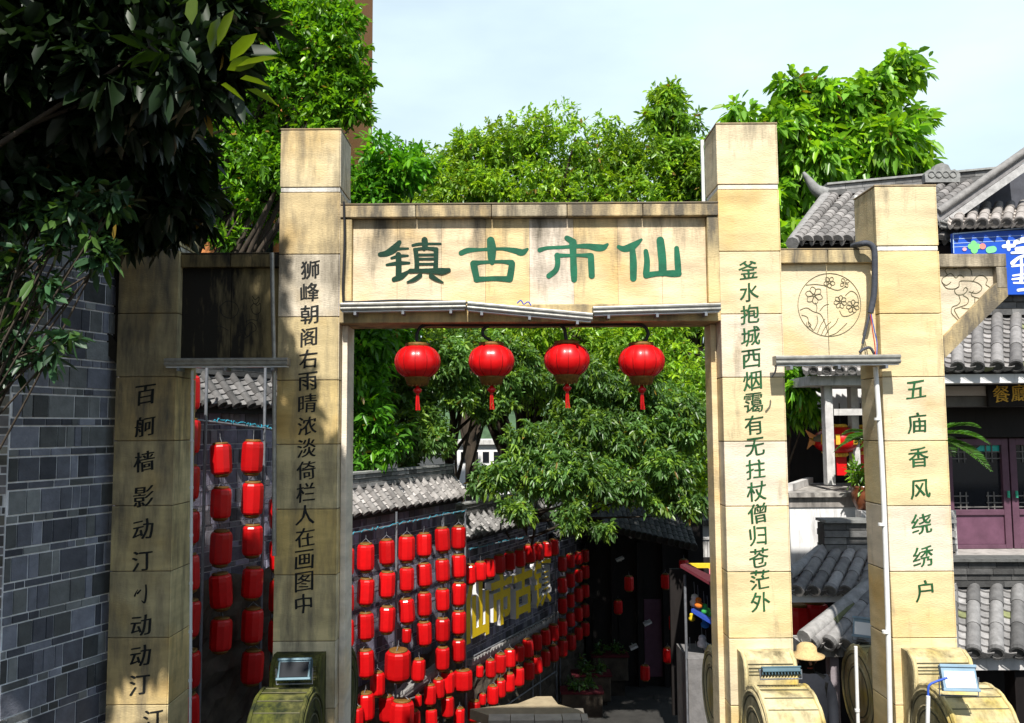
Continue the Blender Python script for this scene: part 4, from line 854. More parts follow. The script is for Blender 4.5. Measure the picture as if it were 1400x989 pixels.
for i, (x, y, c, l) in enumerate(((955, 826, (.8, .2, .02), 'orange'), (963, 834, (.05, .4, .08), 'green'), (968, 839, (.1, .6, .1), 'bright green'), (950, 823, (.8, .75, .7), 'white'), (946, 845, (.7, .5, .02), 'yellow'), (964, 853, (.03, .2, .7), 'blue'), (960, 879, (.7, .7, .75), 'silver'), (966, 886, (.6, .65, .7), 'pale grey'), (944, 898, (.6, .4, .3), 'tan'), (952, 903, (.05, .25, .1), 'dark green'))):
    mb = MB(); p = P(x, y, Ys + .5 + .05 * i); s = r_.uniform(.07, .11)
    mb.lathe([(s * .3, -s), (s * .9, -s * .7), (s, 0), (s * .6, s * .5), (s * .75, s * .8), (s * .6, s * 1.3), (s * .2, s * 1.5)], p, 12, c); mb.tube([p + Vector((0, 0, s * 1.4)), p + Vector((0, .05, s * 1.4 + .25))], .006, 4, (.3, .3, .3))
    tag(mb.build('toy', M['cloth'], at=tuple(p)), f'{l} hanging toy on the street stall beside the tall right pillar', 'toy', 'toys on the street stall')

# ------------------------------------------------------------------ RIGHT: restaurant
rs = thing('restaurant_building', 'tiled restaurant with purple doors and pale eaves at the right', 'building', P(1350, 760, 13))
Yr = 12.6
mb = MB(); xl, xr = X(1296, 560, Yr), X(1560, 560, Yr)
mb.box(xl, xr, Yr + .3, Yr + 5, -2.4, Z(1350, 330, Yr), (.55, .5, .5)); mb.build('wall', M['greyw'], rs)
mb = MB(); tile_roof(mb, P(1132, 270, 15.2), P(1408, 243, 15.2), P(1292, 330, 12.5), P(1083, 331, 12.8), 15, 16, .085, 51, 1.15, .06, segcover=15, disc=False); rf = mb.build('upper_roof', M['tile'], rs)
mb = MB(); ridge_bar(mb, P(1128, 270, 15.2), P(1410, 243, 15.2), .2, .22, 52, 1.3, 2)
tip = [P(1128, 266, 15.2), P(1116, 260, 15.2), P(1106, 247, 15.2), P(1098, 236, 15.2)]; mb.tube(cm(tip), [.15 - .12 * i / (len(cm(tip)) - 1) for i in range(len(cm(tip)))], 8, (.25, .25, .24))
mb.build('ridge', M['tile'], rf)
mb = MB(); hp = cm([P(1130, 268, 15.2), P(1108, 298, 14.0), P(1083, 333, 12.75)]); mb.tube(hp, .1, 8, (.27, .26, .25)); mb.build('hip', M['tile'], rf)
orn = MB(); oc = P(1284, 243, 15.1)
oc_pts = [(-.33, -.12), (-.34, .04), (-.24, .12), (-.17, .1), (-.12, .2), (0, .24), (.12, .2), (.17, .1), (.24, .12), (.34, .04), (.33, -.12)]
orn.prism([(oc.x + a * .95, oc.y - .12, oc.z + b) for a, b in oc_pts], (0, .14, 0), (.26, .26, .25))
for k in range(4): orn.tube([(oc.x + (-.2 + .13 * k) + .06 * math.cos(t), oc.y - .125, oc.z + .02 + .06 * math.sin(t)) for t in np.linspace(0, 6, 10)], .012, 4, (.2, .2, .19))
orn.build('ridge_ornament', M['tile'], rf)
mb = MB(); mb.box(X(1096, 345, 13.4), X(1300, 345, 13.4), 13.4, 13.8, Z(1180, 420, 13.4), Z(1180, 318, 13.4), (.8, .78, .75)); mb.build('upper_wall', M['wgrey'], rs)
mb = MB(); mb.box(X(1088, 337, 13.1), X(1300, 337, 13.1), 13.0, 13.38, Z(1180, 341, 13.1), Z(1180, 334, 13.1)); mb.build('eave_board', M['dwood'], rs)
# front gable
Yg = 12.5
mb = MB(); mb.prism([P(1298, 316, Yg + .7), P(1298, 300, Yg + .7), P(1420, 225, Yg + .7), P(1520, 225, Yg + .7), P(1520, 316, Yg + .7)], (0, .2, 0), (.5, .55, .7)); mb.build('gable_wall', M['greyw'], rs)  # blue-grey tint puts the gable's shadow into the wall colour
gb = MB(); A, Bq = P(1284, 304, Yg), P(1415, 212, Yg); A.y = Bq.y = Yg
gb.prism([A, Bq, Bq + Vector((0, 0, .13)), A + Vector((-.05, 0, .13))], (0, .9, 0), (.22, .21, .21)); gb.prism([A + Vector((.06, -.03, -.1)), Bq + Vector((.06, -.03, -.1)), Bq + Vector((0, -.03, -.01)), A + Vector((0, -.03, -.01))], (0, .08, 0), (.42, .41, .4))
gb.tube(cm([A + Vector((0, 0, .16)), lerp(A, Bq, .5) + Vector((0, 0, .16)), Bq + Vector((0, 0, .16))]), .06, 8, (.24, .23, .22)); gb.build('bargeboard', M['tile'], rs)
cl_ = MB(); q = P(1290, 308, Yg - .05)
for s_ in (([(-.05, .06), (.1, .02), (.2, .05), (.27, .0), (.2, -.05), (.12, -.02)]), ([(-.05, -.02), (.05, -.04), (.12, .04), (.02, .07)])): cl_.tube(cm([Vector((q.x + a, q.y, q.z + b)) for a, b in s_]), .022, 6, (.22, .22, .21))
cl_.build('eave_scroll', M['tile'], rs)
mb = MB(); tile_roof(mb, P(1308, 284, Yg + .55), P(1520, 276, Yg + .55), P(1520, 303, Yg - .35), P(1300, 308, Yg - .35), 13, 6, .07, 55, 1.45, .12, segcover=3); mb.build('gable_eave', M['tile'], rs)
# lower eave, plaster bands, doors
mb = MB(); tile_roof(mb, P(1270, 432, Yr - .1), P(1560, 432, Yr - .1), P(1560, 500, Yr - 1.35), P(1270, 503, Yr - 1.35), 11, 11, .078, 57, 1.0, .02, segcover=3, moss=.05); rf2 = mb.build('lower_eave', M['tile'], rs)
mb = MB(); ridge_bar(mb, P(1270, 432, Yr - .08), P(1560, 432, Yr - .08), .3, .24, 58, .8, 3); mb.build('ridge', M['tile'], rf2)
mb = MB(); mb.box(X(1284, 520, Yr - 1.2), X(1560, 520, Yr - 1.2), Yr - 1.25, Yr - .9, Z(1340, 524, Yr - 1.2), Z(1340, 512, Yr - 1.2), (1, 1, 1)); mb.build('eave_fascia', M['white'], rs)
mb = MB(); mb.box(X(1292, 535, Yr - .6), X(1560, 535, Yr - .6), Yr - .6, Yr + .29, Z(1340, 541, Yr - .6), Z(1340, 528, Yr - .6)); mb.build('soffit_beam', M['pinkw'], rs)
mb = MB(); mb.box(X(1292, 548, Yr - .5), X(1560, 548, Yr - .5), Yr - .5, Yr + .28, Z(1340, 556, Yr - .5), Z(1340, 541, Yr - .6) - .004); mb.build('lintel_band', M['greyw'], rs)
mb = MB(); mb.box(X(1292, 570, Yr), X(1560, 570, Yr), Yr, Yr + .29, Z(1340, 598, Yr), Z(1340, 556, Yr)); mb.build('dark_lintel', M['dwood'], rs)
dz0, dz1 = Z(1340, 752, Yr), Z(1340, 600, Yr); dm = Z(1340, 700, Yr)
for k, (pa, pb) in enumerate(((1299, 1386), (1388, 1475))):
    xa_, xb_ = X(pa, 660, Yr), X(pb, 660, Yr); mb = MB()
    fw = .1; mb.box(xa_, xa_ + fw, Yr + .1, Yr + .2, dz0, dz1); mb.box(xb_ - fw, xb_, Yr + .1, Yr + .2, dz0, dz1); mb.box(xa_ + fw, xb_ - fw, Yr + .1, Yr + .2, dz1 - .1, dz1); mb.box(xa_ + fw, xb_ - fw, Yr + .1, Yr + .2, dm - .06, dm + .02); mb.box(xa_ + fw, xb_ - fw, Yr + .1, Yr + .2, dz0, dz0 + .06); mb.box(xa_ + fw, xb_ - fw, Yr + .13, Yr + .19, dz0 + .06, dm - .06, (1.15, 1.1, 1.15))
    d_ = mb.build('door', M['purple'], rs, bevel=.006)
    mb = MB(); mb.box(xa_ + fw, xb_ - fw, Yr + .165, Yr + .18, dm + .02, dz1 - .1); mb.build('glass_pane', M['glass'], d_)
    mb = MB(); w_ = xb_ - xa_ - 2 * fw; xs_ = xa_ + fw; zt2 = dz1 - .1; zb2 = dm + .02
    for fx in (.16, .28, .72, .84):
        mb.box(xs_ + w_ * fx - .008, xs_ + w_ * fx + .008, Yr + .145, Yr + .163, zb2, zb2 + .26); mb.box(xs_ + w_ * fx - .008, xs_ + w_ * fx + .008, Yr + .145, Yr + .163, zt2 - .26, zt2)
    for zz1 in (zb2 + .1, zb2 + .2, zt2 - .1, zt2 - .2):
        mb.box(xs_, xs_ + w_ * .32, Yr + .14, Yr + .144, zz1 - .008, zz1 + .008); mb.box(xs_ + w_ * .68, xs_ + w_, Yr + .14, Yr + .144, zz1 - .008, zz1 + .008)
    mb.box(xs_, xs_ + w_, Yr + .14, Yr + .144, zb2 + .03, zb2 + .045); mb.build('lattice', M['greyw'], d_)
    mb = MB(); hx = xb_ - .05 if k == 0 else xa_ + .05; mb.tube([(hx, Yr + .06, dm + .3), (hx, Yr + .06, dm + .2)], .02, 8, (.05, .4, .25)); mb.build('handle', M['cloth'], d_)
mb = MB(); q0, q1 = P(1330, 603, Yr + .16), P(1368, 617, Yr + .16); mb.prism([(q0.x, Yr + .158, q1.z), (q1.x, Yr + .158, q1.z), (q1.x, Yr + .158, q0.z + .0), (q0.x + .2, Yr + .158, q0.z)], (0, .004, 0)); mb.build('teal_pane', M['teal'], rs)
mb = MB(); mb.box(X(1284, 754, Yr), X(1560, 754, Yr), Yr - .5, Yr + .28, Z(1340, 760, Yr), dz0 - .004, (.7, .68, .66)); mb.box(X(1284, 770, Yr), X(1560, 770, Yr), Yr - .3, Yr + .28, -2.4, Z(1340, 760, Yr) - .004, (.3, .3, .3)); mb.build('door_sill', M['wgrey'], rs)
# plaque
pl_ = thing('wooden_plaque', 'dark hanging plaque with two golden characters above the purple doors', 'plaque', P(1385, 538, Yr - .62))
mb = MB(); pa, pb = P(1350, 521, Yr - .66), P(1425, 556, Yr - .66); mb.box(pa.x, pb.x, Yr - .66, Yr - .604, pb.z, pa.z, (.9, .7, .6)); mb.build('board', M['dwood'], pl_, bevel=.006)
mb = MB(); add_char(mb, '餐', P(1369, 539, Yr - .664), .235, Yr - .664, 3, off=.012, shear=.08); add_char(mb, '廳', P(1394, 537, Yr - .664), .235, Yr - .664, 4, off=.01, shear=.08)
M['goldp'] = mat('gold_paint', (.85, .48, .05), .5, 30, .5, 0); mb.build('inscription', M['goldp'], pl_)
# blue signboard
sb = thing('blue_signboard', 'bright blue signboard with white strokes and coloured dots under the gable', 'sign', P(1350, 370, 12.3))
Yb = 12.25; mb = MB(); pa, pb = P(1303, 319, Yb), P(1520, 402, Yb); pt = P(1520, 309, Yb); mb.prism([(pa.x, Yb, pb.z), (pb.x, Yb, pb.z), (pb.x, Yb, pt.z), (pa.x, Yb, pa.z)], (0, .08, 0)); mb.build('board', M['signblue'], sb)
mb = MB()
def sp(q): p = P(q.x, q.y, Yb - .004); return Vector((p.x, sp.y, p.z))
lay = 0
def sstroke(pts, col):
    global lay
    lay = (lay + 1) % 12; sp.y = Yb - .003 - lay * .0006; add_stroke(mb, pts, sp, col, 3)
wht = (.85, .87, .9)
for pts in ([(1303, 327, .35), (1400, 322, .35)], [(1303, 333, .35), (1400, 328, .35)], [(1303, 338, .35), (1345, 336, .35)], [(1303, 320, .8), (1400, 312, .8)], [(1303, 320, .6), (1304, 346, .6)]): sstroke(pts, (.45, .6, .85))
for pts in ([(1372, 337, 2.5), (1386, 336, 2.5)], [(1378, 331, 2.5), (1379, 341, 2.5)], [(1388, 332, 3), (1400, 328, 4), (1410, 330, 4)], [(1390, 341, 3), (1408, 339, 3)], [(1383, 346, 1.6), (1400, 345, 2)], [(1384, 360, 3), (1392, 353, 2), (1400, 350, 2)], [(1384, 364, 1.5), (1402, 362, 1.5)], [(1385, 377, 1.2), (1400, 375, 1.4)], [(1384, 382, 1.2), (1402, 380, 1.8)], [(1396, 352, 2), (1397, 370, 2), (1396, 386, 2.5)], [(1386, 387, 1.2), (1402, 387, 1.4)], [(1392, 397, 2), (1400, 396, 2)]): sstroke(pts, wht)
for pts, c in (([(1327, 337, 4), (1337, 337, 4)], (.2, .6, .22)), ([(1331, 333, 4), (1332, 342, 5)], (.2, .6, .22)), ([(1343, 337, 4), (1343.6, 337, 4)], (.8, .25, .2)), ([(1352, 342, 4.5), (1358, 341, 4.5)], (.2, .6, .3)), ([(1318, 341, 2.4), (1319, 341, 2.4)], (.8, .4, .45))): sstroke(pts, c)
mb.build('lettering', M['paint'], sb)

# ------------------------------------------------------------------ lower tiled shop at the right corner
lw = thing('tiled_shop', 'low shop with round grey roof tiles and a white eave at the bottom right', 'shop', P(1360, 980, 9.6))
Yw = 9.4
mb = MB(); tile_roof(mb, P(1285, 800, Yw + 1.0), P(1560, 800, Yw + 1.0), P(1560, 893, Yw), P(1285, 893, Yw), 9, 10, .075, 61, 1.0, -.02, segcover=3, moss=.06); rf = mb.build('roof', M['tile'], lw)
mb = MB(); ridge_bar(mb, P(1285, 800, Yw + 1.02), P(1560, 800, Yw + 1.02), .3, .26, 62, .5, 4); mb.build('ridge', M['tile'], rf)
mb = MB(); mb.box(X(1285, 910, Yw), X(1560, 910, Yw), Yw + .12, Yw + .5, Z(1350, 921, Yw), Z(1350, 903, Yw)); mb.build('eave_fascia', M['wgrey'], lw)
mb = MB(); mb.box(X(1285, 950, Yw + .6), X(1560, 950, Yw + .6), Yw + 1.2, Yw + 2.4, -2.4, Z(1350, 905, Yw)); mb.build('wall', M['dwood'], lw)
mb = MB(); mb.box(X(1390, 980, Yw + .2), X(1420, 980, Yw + .2), Yw + .2, Yw + .4, -2.4, Z(1350, 921, Yw) - .004, (.5, .4, .4)); mb.build('post', M['dwood'], lw)

# ------------------------------------------------------------------ between the right pillars: pavilion, small hip roofs
pa_ = thing('pavilion', 'weathered white pavilion with a scalloped tile edge between the right pillars', 'pavilion', P(1140, 680, 12.4))
Yv = 12.0
mb = MB(); tile_roof(mb, P(1104, 455, Yv + 1.4), P(1300, 455, Yv + 1.4), P(1300, 506, Yv - .2), P(1103, 508, Yv - .2), 11, 9, .06, 71, 1.5, .02, segcover=4, disc=True); mb.build('roof', M['tile'], pa_)
mb = MB(); mb.box(X(1106, 520, Yv), X(1300, 520, Yv), Yv - .05, Yv + 1.2, Z(1150, 527, Yv), Z(1150, 514, Yv)); mb.build('eave_fascia', M['wgrey'], pa_)
mb = MB(); mb.box(X(1133, 600, Yv), X(1144, 600, Yv), Yv + .1, Yv + .25, Z(1140, 664, Yv), Z(1140, 527, Yv) - .004); mb.build('post', M['wgrey'], pa_)
mb = MB(); mb.box(X(1185, 600, Yv), X(1195, 600, Yv), Yv + .5, Yv + .65, Z(1140, 664, Yv), Z(1140, 527, Yv) - .004); mb.build('post', M['wgrey'], pa_)
mb = MB(); mb.box(X(1145, 563, Yv), X(1300, 563, Yv), Yv + .13, Yv + .22, Z(1140, 568, Yv), Z(1140, 559, Yv)); mb.build('tie_beam', M['wgrey'], pa_)
mb = MB(); mb.box(X(1145, 540, Yv) + .02, X(1300, 540, Yv), Yv + 2.2, Yv + 2.3, Z(1140, 560, Yv), Z(1140, 500, Yv)); mb.build('white_back', M['white'], pa_)
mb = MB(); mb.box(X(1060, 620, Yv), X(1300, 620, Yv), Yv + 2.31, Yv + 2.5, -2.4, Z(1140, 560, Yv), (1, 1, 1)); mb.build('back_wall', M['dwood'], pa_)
mb = MB(); zs1 = Z(1130, 674, 11.6); mb.box(X(1079, 678, 11.6), X(1300, 678, 11.6), 11.6, 13.6, zs1 - .06, zs1, (1, .97, .92)); mb.box(X(1081, 690, 11.6), X(1300, 690, 11.6), 11.66, 13.6, zs1 - .2, zs1 - .064, (.8, .76, .72)); mb.build('stone_slab', M['wgrey'], pa_, alpha=lambda v: .5)
mb = MB(); mb.prism([(X(1084, 668, 11.6), 11.9, zs1 + .003), (X(1084, 668, 11.6) + .1, 11.9, zs1 + .003), (X(1145, 660, 12.4), 13.4, zs1 + .003), (X(1145, 660, 12.4) - .1, 13.4, zs1 + .003)], (0, 0, .1)); mb.build('kerb', M['wgrey'], pa_)
mb = MB(); mb.box(X(1083, 730, 11.6), X(1300, 730, 11.6), 11.68, 13.5, -2.4, zs1 - .204); mb.build('white_wall', M['white'], pa_, alpha=lambda v: .25)
def festive_lantern(label, px, py, Yq, s):
    p = P(px, py, Yq); t = thing('round_lantern', label, 'lantern', p, 'round lanterns in the pavilion')
    mb = MB(); mb.lathe([(s * math.cos(a), s * .8 * math.sin(a)) for a in np.linspace(-1.35, 1.35, 13)], p, 24, lobes=12, amp=.05); mb.build('lampshade', M['red'], t)
    mb = MB(); mb.lathe([(s * .4, s * .74), (s * .45, s * .8), (s * .3, s * .92)], p, 14); mb.lathe([(s * .3, -s * .95), (s * .45, -s * .82), (s * .4, -s * .74)], p, 14)
    for k in range(6): a = k * 1.05; mb.box(p.x + s * .98 * math.cos(a) - .03, p.x + s * .98 * math.cos(a) + .03, p.y + s * 1.0 * math.sin(a) - .012, p.y + s * 1.0 * math.sin(a) + .012, p.z - .06, p.z + .09)
    mb.build('gold_trim', M['goldp'], t)
    mb = MB(); mb.box(p.x - s * .28, p.x + s * .28, p.y - .02, p.y + .02, p.z - s * 2.0, p.z - s * .96); mb.build('tag', M['red'], t)
    mb = MB(); mb.tube([p + Vector((0, 0, s * .9)), p + Vector((0, 0, .55))], .008, 5); mb.build('cord', M['rubber'], t)
festive_lantern('round red lantern with gold trim and hanging tag behind the white post', 1149, 602, 12.6, .26)
festive_lantern('round red lantern with gold trim nearer the far right pillar', 1178, 601, 12.8, .24)
festive_lantern('round red lantern with pale left side left of the white post', 1131, 603, 13.4, .22)
# koi-like paper fish hanging at the left of the pavilion is only its tail
mb = MB(); q = P(1106, 602, 13.0); mb.prism([q + Vector((0, 0, .02)), q + Vector((.12, 0, .06)), q + Vector((-.05, 0, .16)), q + Vector((.02, 0, .03)), q + Vector((-.03, 0, -.14)), q + Vector((.1, 0, -.03))], (0, .02, 0), (.7, .3, .1)); mb.tube(cm([q + Vector((.08, .01, .01)), q + Vector((.2, .01, .03)), q + Vector((.34, .01, .02))]), [.03 + .05 * min(i / 8, 1) for i in range(len(cm([q, q, q])))], 8, (.15, .13, .08))
tag(mb.build('paper_fish', M['cloth'], at=tuple(q)), 'brown and orange paper fish with forked tail left of the white post', 'ornament')
def cycad(label, base, n, ln, seed, pot=None, up=.6):
    t = thing('cycad_plant', label, 'plant', base); r = random.Random(seed); rng = np.random.default_rng(seed); pos, dr, l2 = [], [], []; rb = MB(); base = Vector(base)
    for k in range(n):
        a = 2 * math.pi * k / n + r.uniform(-.2, .2); e = up + r.uniform(-.25, .35); pts = []
        for i in range(22):
            s = i / 21; rad = ln * s * (1 - .12 * s); pts.append(base + Vector((math.cos(a) * rad * math.cos(e), math.sin(a) * rad * math.cos(e), ln * (math.sin(e) * s - .5 * s * s * math.cos(e)))))
        rb.tube(pts, [.011 * (1 - .7 * i / 21) for i in range(22)], 5, (.08, .14, .03))
        for i in range(3, 22):
            d = (pts[i] - pts[i - 1]).normalized(); sd = d.cross(Vector((0, 0, 1))).normalized(); wl = ln * .24 * math.sin(math.pi * min(.95, .18 + .8 * i / 22))
            for sg_ in (-1, 1):
                for off in (0, .5):
                    p = lerp(pts[i], pts[i - 1], off); pos.append(p); v = sd * sg_ + d * .55 + Vector((0, 0, .25)); dr.append(v); l2.append(wl)
    rb.build('frond_rib', M['leaf'], t); N = len(pos); l2 = np.array(l2)
    leaf_object('frond', M['leaf'], t, np.array([tuple(p) for p in pos]), np.array([tuple(d) for d in dr]), l2, l2 * .12 + .012, np.array([[.06, .16, .02]]) * rng.uniform(.7, 1.3, (N, 1)), rng, .05)
    st_ = MB(); st_.lathe([(.1, -.5), (.12, -.2), (.09, .05)], base, 10, (.3, .2, .12)); st_.build('stem', M['bark'], t)
cycad('cycad with broad green fronds behind the far right pillar', P(1262, 602, 10.9), 11, .95, 1, up=.35)
cycad('cycad with dark fronds in the pavilion beside the white post', P(1208, 600, 11.5), 11, .75, 2, up=.4)
pt_ = thing('potted_plant', 'small leafy plant in a brown glazed pot on the white wall slab', 'plant', P(1176, 694, 11.45)); q = P(1180, 694, 11.42)
mb = MB(); mb.lathe([(.09, -.02), (.13, .08), (.15, .2), (.13, .26), (.15, .29), (.12, .28)], q, 16); mb.build('pot', M['pot'], pt_)
crown('foliage', pt_, [((q.x, q.y, q.z + .4), .16), ((q.x - .06, q.y, q.z + .5), .12)], 46, 6, .13, .25, (.1, .22, .03), 5, sub=4, droop=.1)
sr = MB(); sr.box(X(1172, 720, 11.4), X(1300, 720, 11.4), 11.25, 11.45, Z(1180, 820, 11.3), q.z - .03); 
pt2 = sr.build('plinth', M['wgrey'], pa_)
# small hip roofs with grey round tiles
h1 = thing('small_tiled_house', 'little house roof of grey round tiles under the white pavilion wall', 'house', P(1130, 860, 11))
Y1 = 10.2
mb = MB(); tile_roof(mb, P(1118, 752, Y1 + .75), P(1300, 752, Y1 + .75), P(1300, 808, Y1), P(1080, 808, Y1), 10, 8, .07, 81, 1.5, .04, segcover=3, moss=.05); rf = mb.build('roof', M['tile'], h1)
mb = MB(); mb.tube(cm([P(1122, 752, Y1 + .75), P(1100, 770, Y1 + .5), P(1076, 786, Y1 + .1)]), .075, 8, (.3, .29, .28)); ridge_bar(mb, P(1123, 752, Y1 + .78), P(1300, 752, Y1 + .78), .36, .3, 82, 1.0, 4); mb.build('ridge', M['tile'], rf)
mb = MB(); mb.box(X(1078, 821, Y1), X(1300, 821, Y1), Y1 + .1, Y1 + .6, Z(1130, 826, Y1), Z(1130, 815, Y1)); mb.build('eave_fascia', M['white'], h1)
mb = MB(); mb.box(X(1060, 880, Y1 + .6), X(1300, 880, Y1 + .6), Y1 + 1.1, Y1 + 1.3, -2.4, Z(1130, 815, Y1)); mb.build('wall', M['dwood'], h1)
h2 = thing('corner_tiled_roof', 'corner tiled roof on a grey post in front of the rear drum stone', 'roof', P(1150, 960, 9.6))
Y2 = 9.3
mb = MB(); tile_roof(mb, P(1178, 806, Y2 + .7), P(1290, 806, Y2 + .7), P(1290, 884, Y2), P(1098, 880, Y2), 8, 7, .075, 83, 1.3, 0, segcover=3, moss=.08); rf = mb.build('roof', M['tile'], h2)
mb = MB(); mb.tube(cm([P(1192, 798, Y2 + .75), P(1150, 832, Y2 + .4), P(1099, 872, Y2 - .02)]), .085, 9, (.3, .29, .28)); mb.build('hip', M['tile'], rf)
mb = MB(); mb.box(X(1102, 896, Y2), X(1290, 896, Y2), Y2 + .1, Y2 + .5, Z(1150, 902, Y2), Z(1150, 884, Y2)); mb.build('eave_fascia', M['wgrey'], h2, alpha=lambda v: .5)
mb = MB(); mb.box(X(1146, 950, Y2), X(1158, 950, Y2), Y2 + .2, Y2 + .34, -2.4, Z(1150, 902, Y2) - .004, (.5, .45, .5)); mb.build('post', M['wgrey'], h2)
for i, (x, y, l) in enumerate(((1092, 856, 'big dark red lantern under the little tiled house at left'), (1114, 852, 'big dark red lantern under the little tiled house beside the roof tiles'))):
    copy_thing(ln0, P(x, y, 10.9), l, 'lanterns under the little tiled house', .5, i)

# ------------------------------------------------------------------ person in a straw hat
pe = thing('person', 'person in a straw hat and dark jacket standing under the corner roof', 'person', P(1103, 1100, 9.0))
hd = P(1103, 905, 9.0); gz = -2.4
k = (hd.z + .12 - gz) / 1.62; bx, by = hd.x, hd.y
def bp(x, y, z): return (bx + x * k, by + y * k, gz + z * k)
vs = [bp(.02, .02, .92), bp(.02, .02, 1.1), bp(.01, .03, 1.30), bp(0, .0, 1.40), bp(0, -.01, 1.5), bp(0, -.01, 1.56), bp(-.17, .02, 1.32), bp(-.24, .0, 1.06), bp(-.18, -.16, .88), bp(.19, .02, 1.32), bp(.25, .0, 1.06), bp(.2, -.17, .9), bp(-.08, .02, .88), bp(-.1, -.03, .48), bp(-.1, .02, .08), bp(-.11, -.13, .04), bp(.1, .02, .88), bp(.12, -.02, .48), bp(.12, .03, .08), bp(.13, -.12, .04), bp(-.15, -.24, .86), bp(.17, -.25, .88)]
es = [(0, 1), (1, 2), (2, 3), (3, 4), (4, 5), (2, 6), (6, 7), (7, 8), (2, 9), (9, 10), (10, 11), (0, 12), (12, 13), (13, 14), (14, 15), (0, 16), (16, 17), (17, 18), (18, 19), (8, 20), (11, 21)]
rd = [.15, .14, .15, .055, .085, .08, .07, .05, .038, .07, .05, .038, .085, .06, .045, .035, .085, .06, .045, .035, .03, .03]
me = bpy.data.meshes.new('body'); me.from_pydata([Vector(v) - pe.location for v in vs], es, []); bo = bpy.data.objects.new('body', me); COL.objects.link(bo); bo.parent = pe; me.materials.append(M['skin'])
md = bo.modifiers.new('skin', 'SKIN'); me.skin_vertices[0].data[0].use_root = True
for i, r in enumerate(rd): me.skin_vertices[0].data[i].radius = (r * k, r * k * .85)
ms = bo.modifiers.new('sub', 'SUBSURF'); ms.levels = ms.render_levels = 2
ca = None
mb = MB()                                            # jacket and trousers as slightly larger shells
def ring(c, rx, ry, n=16): return [Vector(bp(c[0] + rx * math.cos(2 * math.pi * i / n), c[1] + ry * math.sin(2 * math.pi * i / n), c[2])) for i in range(n)]
mb.grid([ring((.02, .02, .85), .2, .15), ring((.02, .02, 1.0), .19, .15), ring((.01, .03, 1.2), .2, .15), ring((.01, .03, 1.33), .21, .12), ring((0, .02, 1.4), .09, .08)], (.012, .014, .02), True, True)
for s in (-1, 1): mb.tube([bp(s * .15, .02, 1.34), bp(s * .22, .01, 1.2), bp(s * .245, 0, 1.06), bp(s * .2, -.14, .91)], [.075 * k, .07 * k, .062 * k, .05 * k], 10, (.012, .014, .02))
mb.build('jacket', M['cloth'], pe)
mb = MB()
for s in (-1, 1): mb.tube([bp(s * .09, .02, .9), bp(s * .1, 0, .5), bp(s * .11, .02, .08)], [.11 * k, .085 * k, .07 * k], 12, (.03, .025, .025))
mb.build('trousers', M['cloth'], pe)
mb = MB(); mb.lathe([(.17, 1.56), (.175, 1.575), (.1, 1.60), (.095, 1.66), (.06, 1.69), (.01, 1.70)], (0, 0, 0), 20); mb.v = [Vector(bp(v.x, v.y - .01, v.z)) for v in mb.v]; mb.build('straw_hat', M['straw'], pe)
mb = MB()
for s in (-1, 1): mb.lathe([(.001, -.012), (.012, 0), (.001, .012)], (s * .032, -.092, 1.535), 8, (.02, .015, .01))
mb.tube([(0, -.085, 1.54), (0, -.11, 1.505), (0, -.09, 1.495)], [.01, .016, .008], 6, (.8, .75, .7)); mb.tube([(-.025, -.088, 1.465), (0, -.092, 1.463), (.025, -.088, 1.465)], .006, 5, (.5, .12, .1))
for s in (-1, 1): mb.tube([(s * .085, .0, 1.55), (s * .095, .005, 1.52), (s * .086, .0, 1.49)], [.008, .016, .008], 6, (.9, .8, .7))
mb.v = [Vector(bp(v.x, v.y, v.z)) for v in mb.v]; M['face'] = mat('face_paint', (.5, .28, .2), .6, 10, .1, 0); mb.build('face', M['face'], pe)

# ------------------------------------------------------------------ orange building and a white house far behind
ob = thing('apartment_building', 'orange brick building with a pale edge behind the left tree', 'building', P(400, 700, 15))
mb = MB(); xr = X(431, 20, 15); mb.box(xr - 2.2, xr - .12, 15, 22, -6, 16); mb.build('wall', M['orange'], ob)
mb = MB(); mb.box(xr - .118, xr, 14.98, 15.3, -6, 16); mb.build('corner_trim', M['wgrey'], ob)
for k in range(6):
    mb = MB(); mb.box(xr - 1.6, xr - .7, 14.95, 14.995, 1.5 + k * 2.4, 2.9 + k * 2.4); wv = mb.build('window', M['glass'], ob); mb = MB(); mb.box(xr - 1.65, xr - .65, 14.9, 14.994, 1.4 + k * 2.4, 1.48 + k * 2.4); mb.build('sill', M['wgrey'], wv)
wh = thing('white_house', 'distant white house glimpsed through a gap in the trees', 'house', P(660, 640, 40))
mb = MB(); mb.box(X(625, 620, 40), X(705, 620, 40), 40, 45, -6.4, Z(660, 608, 40)); mb.build('wall', M['white'], wh)
mb = MB(); mb.box(X(622, 605, 40), X(708, 605, 40), 39.8, 45.2, Z(660, 608, 40) + .004, Z(660, 602, 40)); mb.build('roof', M['wgrey'], wh)
for k in range(4):
    mb = MB(); xx = lerp(X(630, 625, 40), X(690, 625, 40), k / 4); mb.box(xx, xx + .3, 39.95, 39.99, Z(660, 632, 40), Z(660, 618, 40)); mb.build('window', M['glass'], wh)

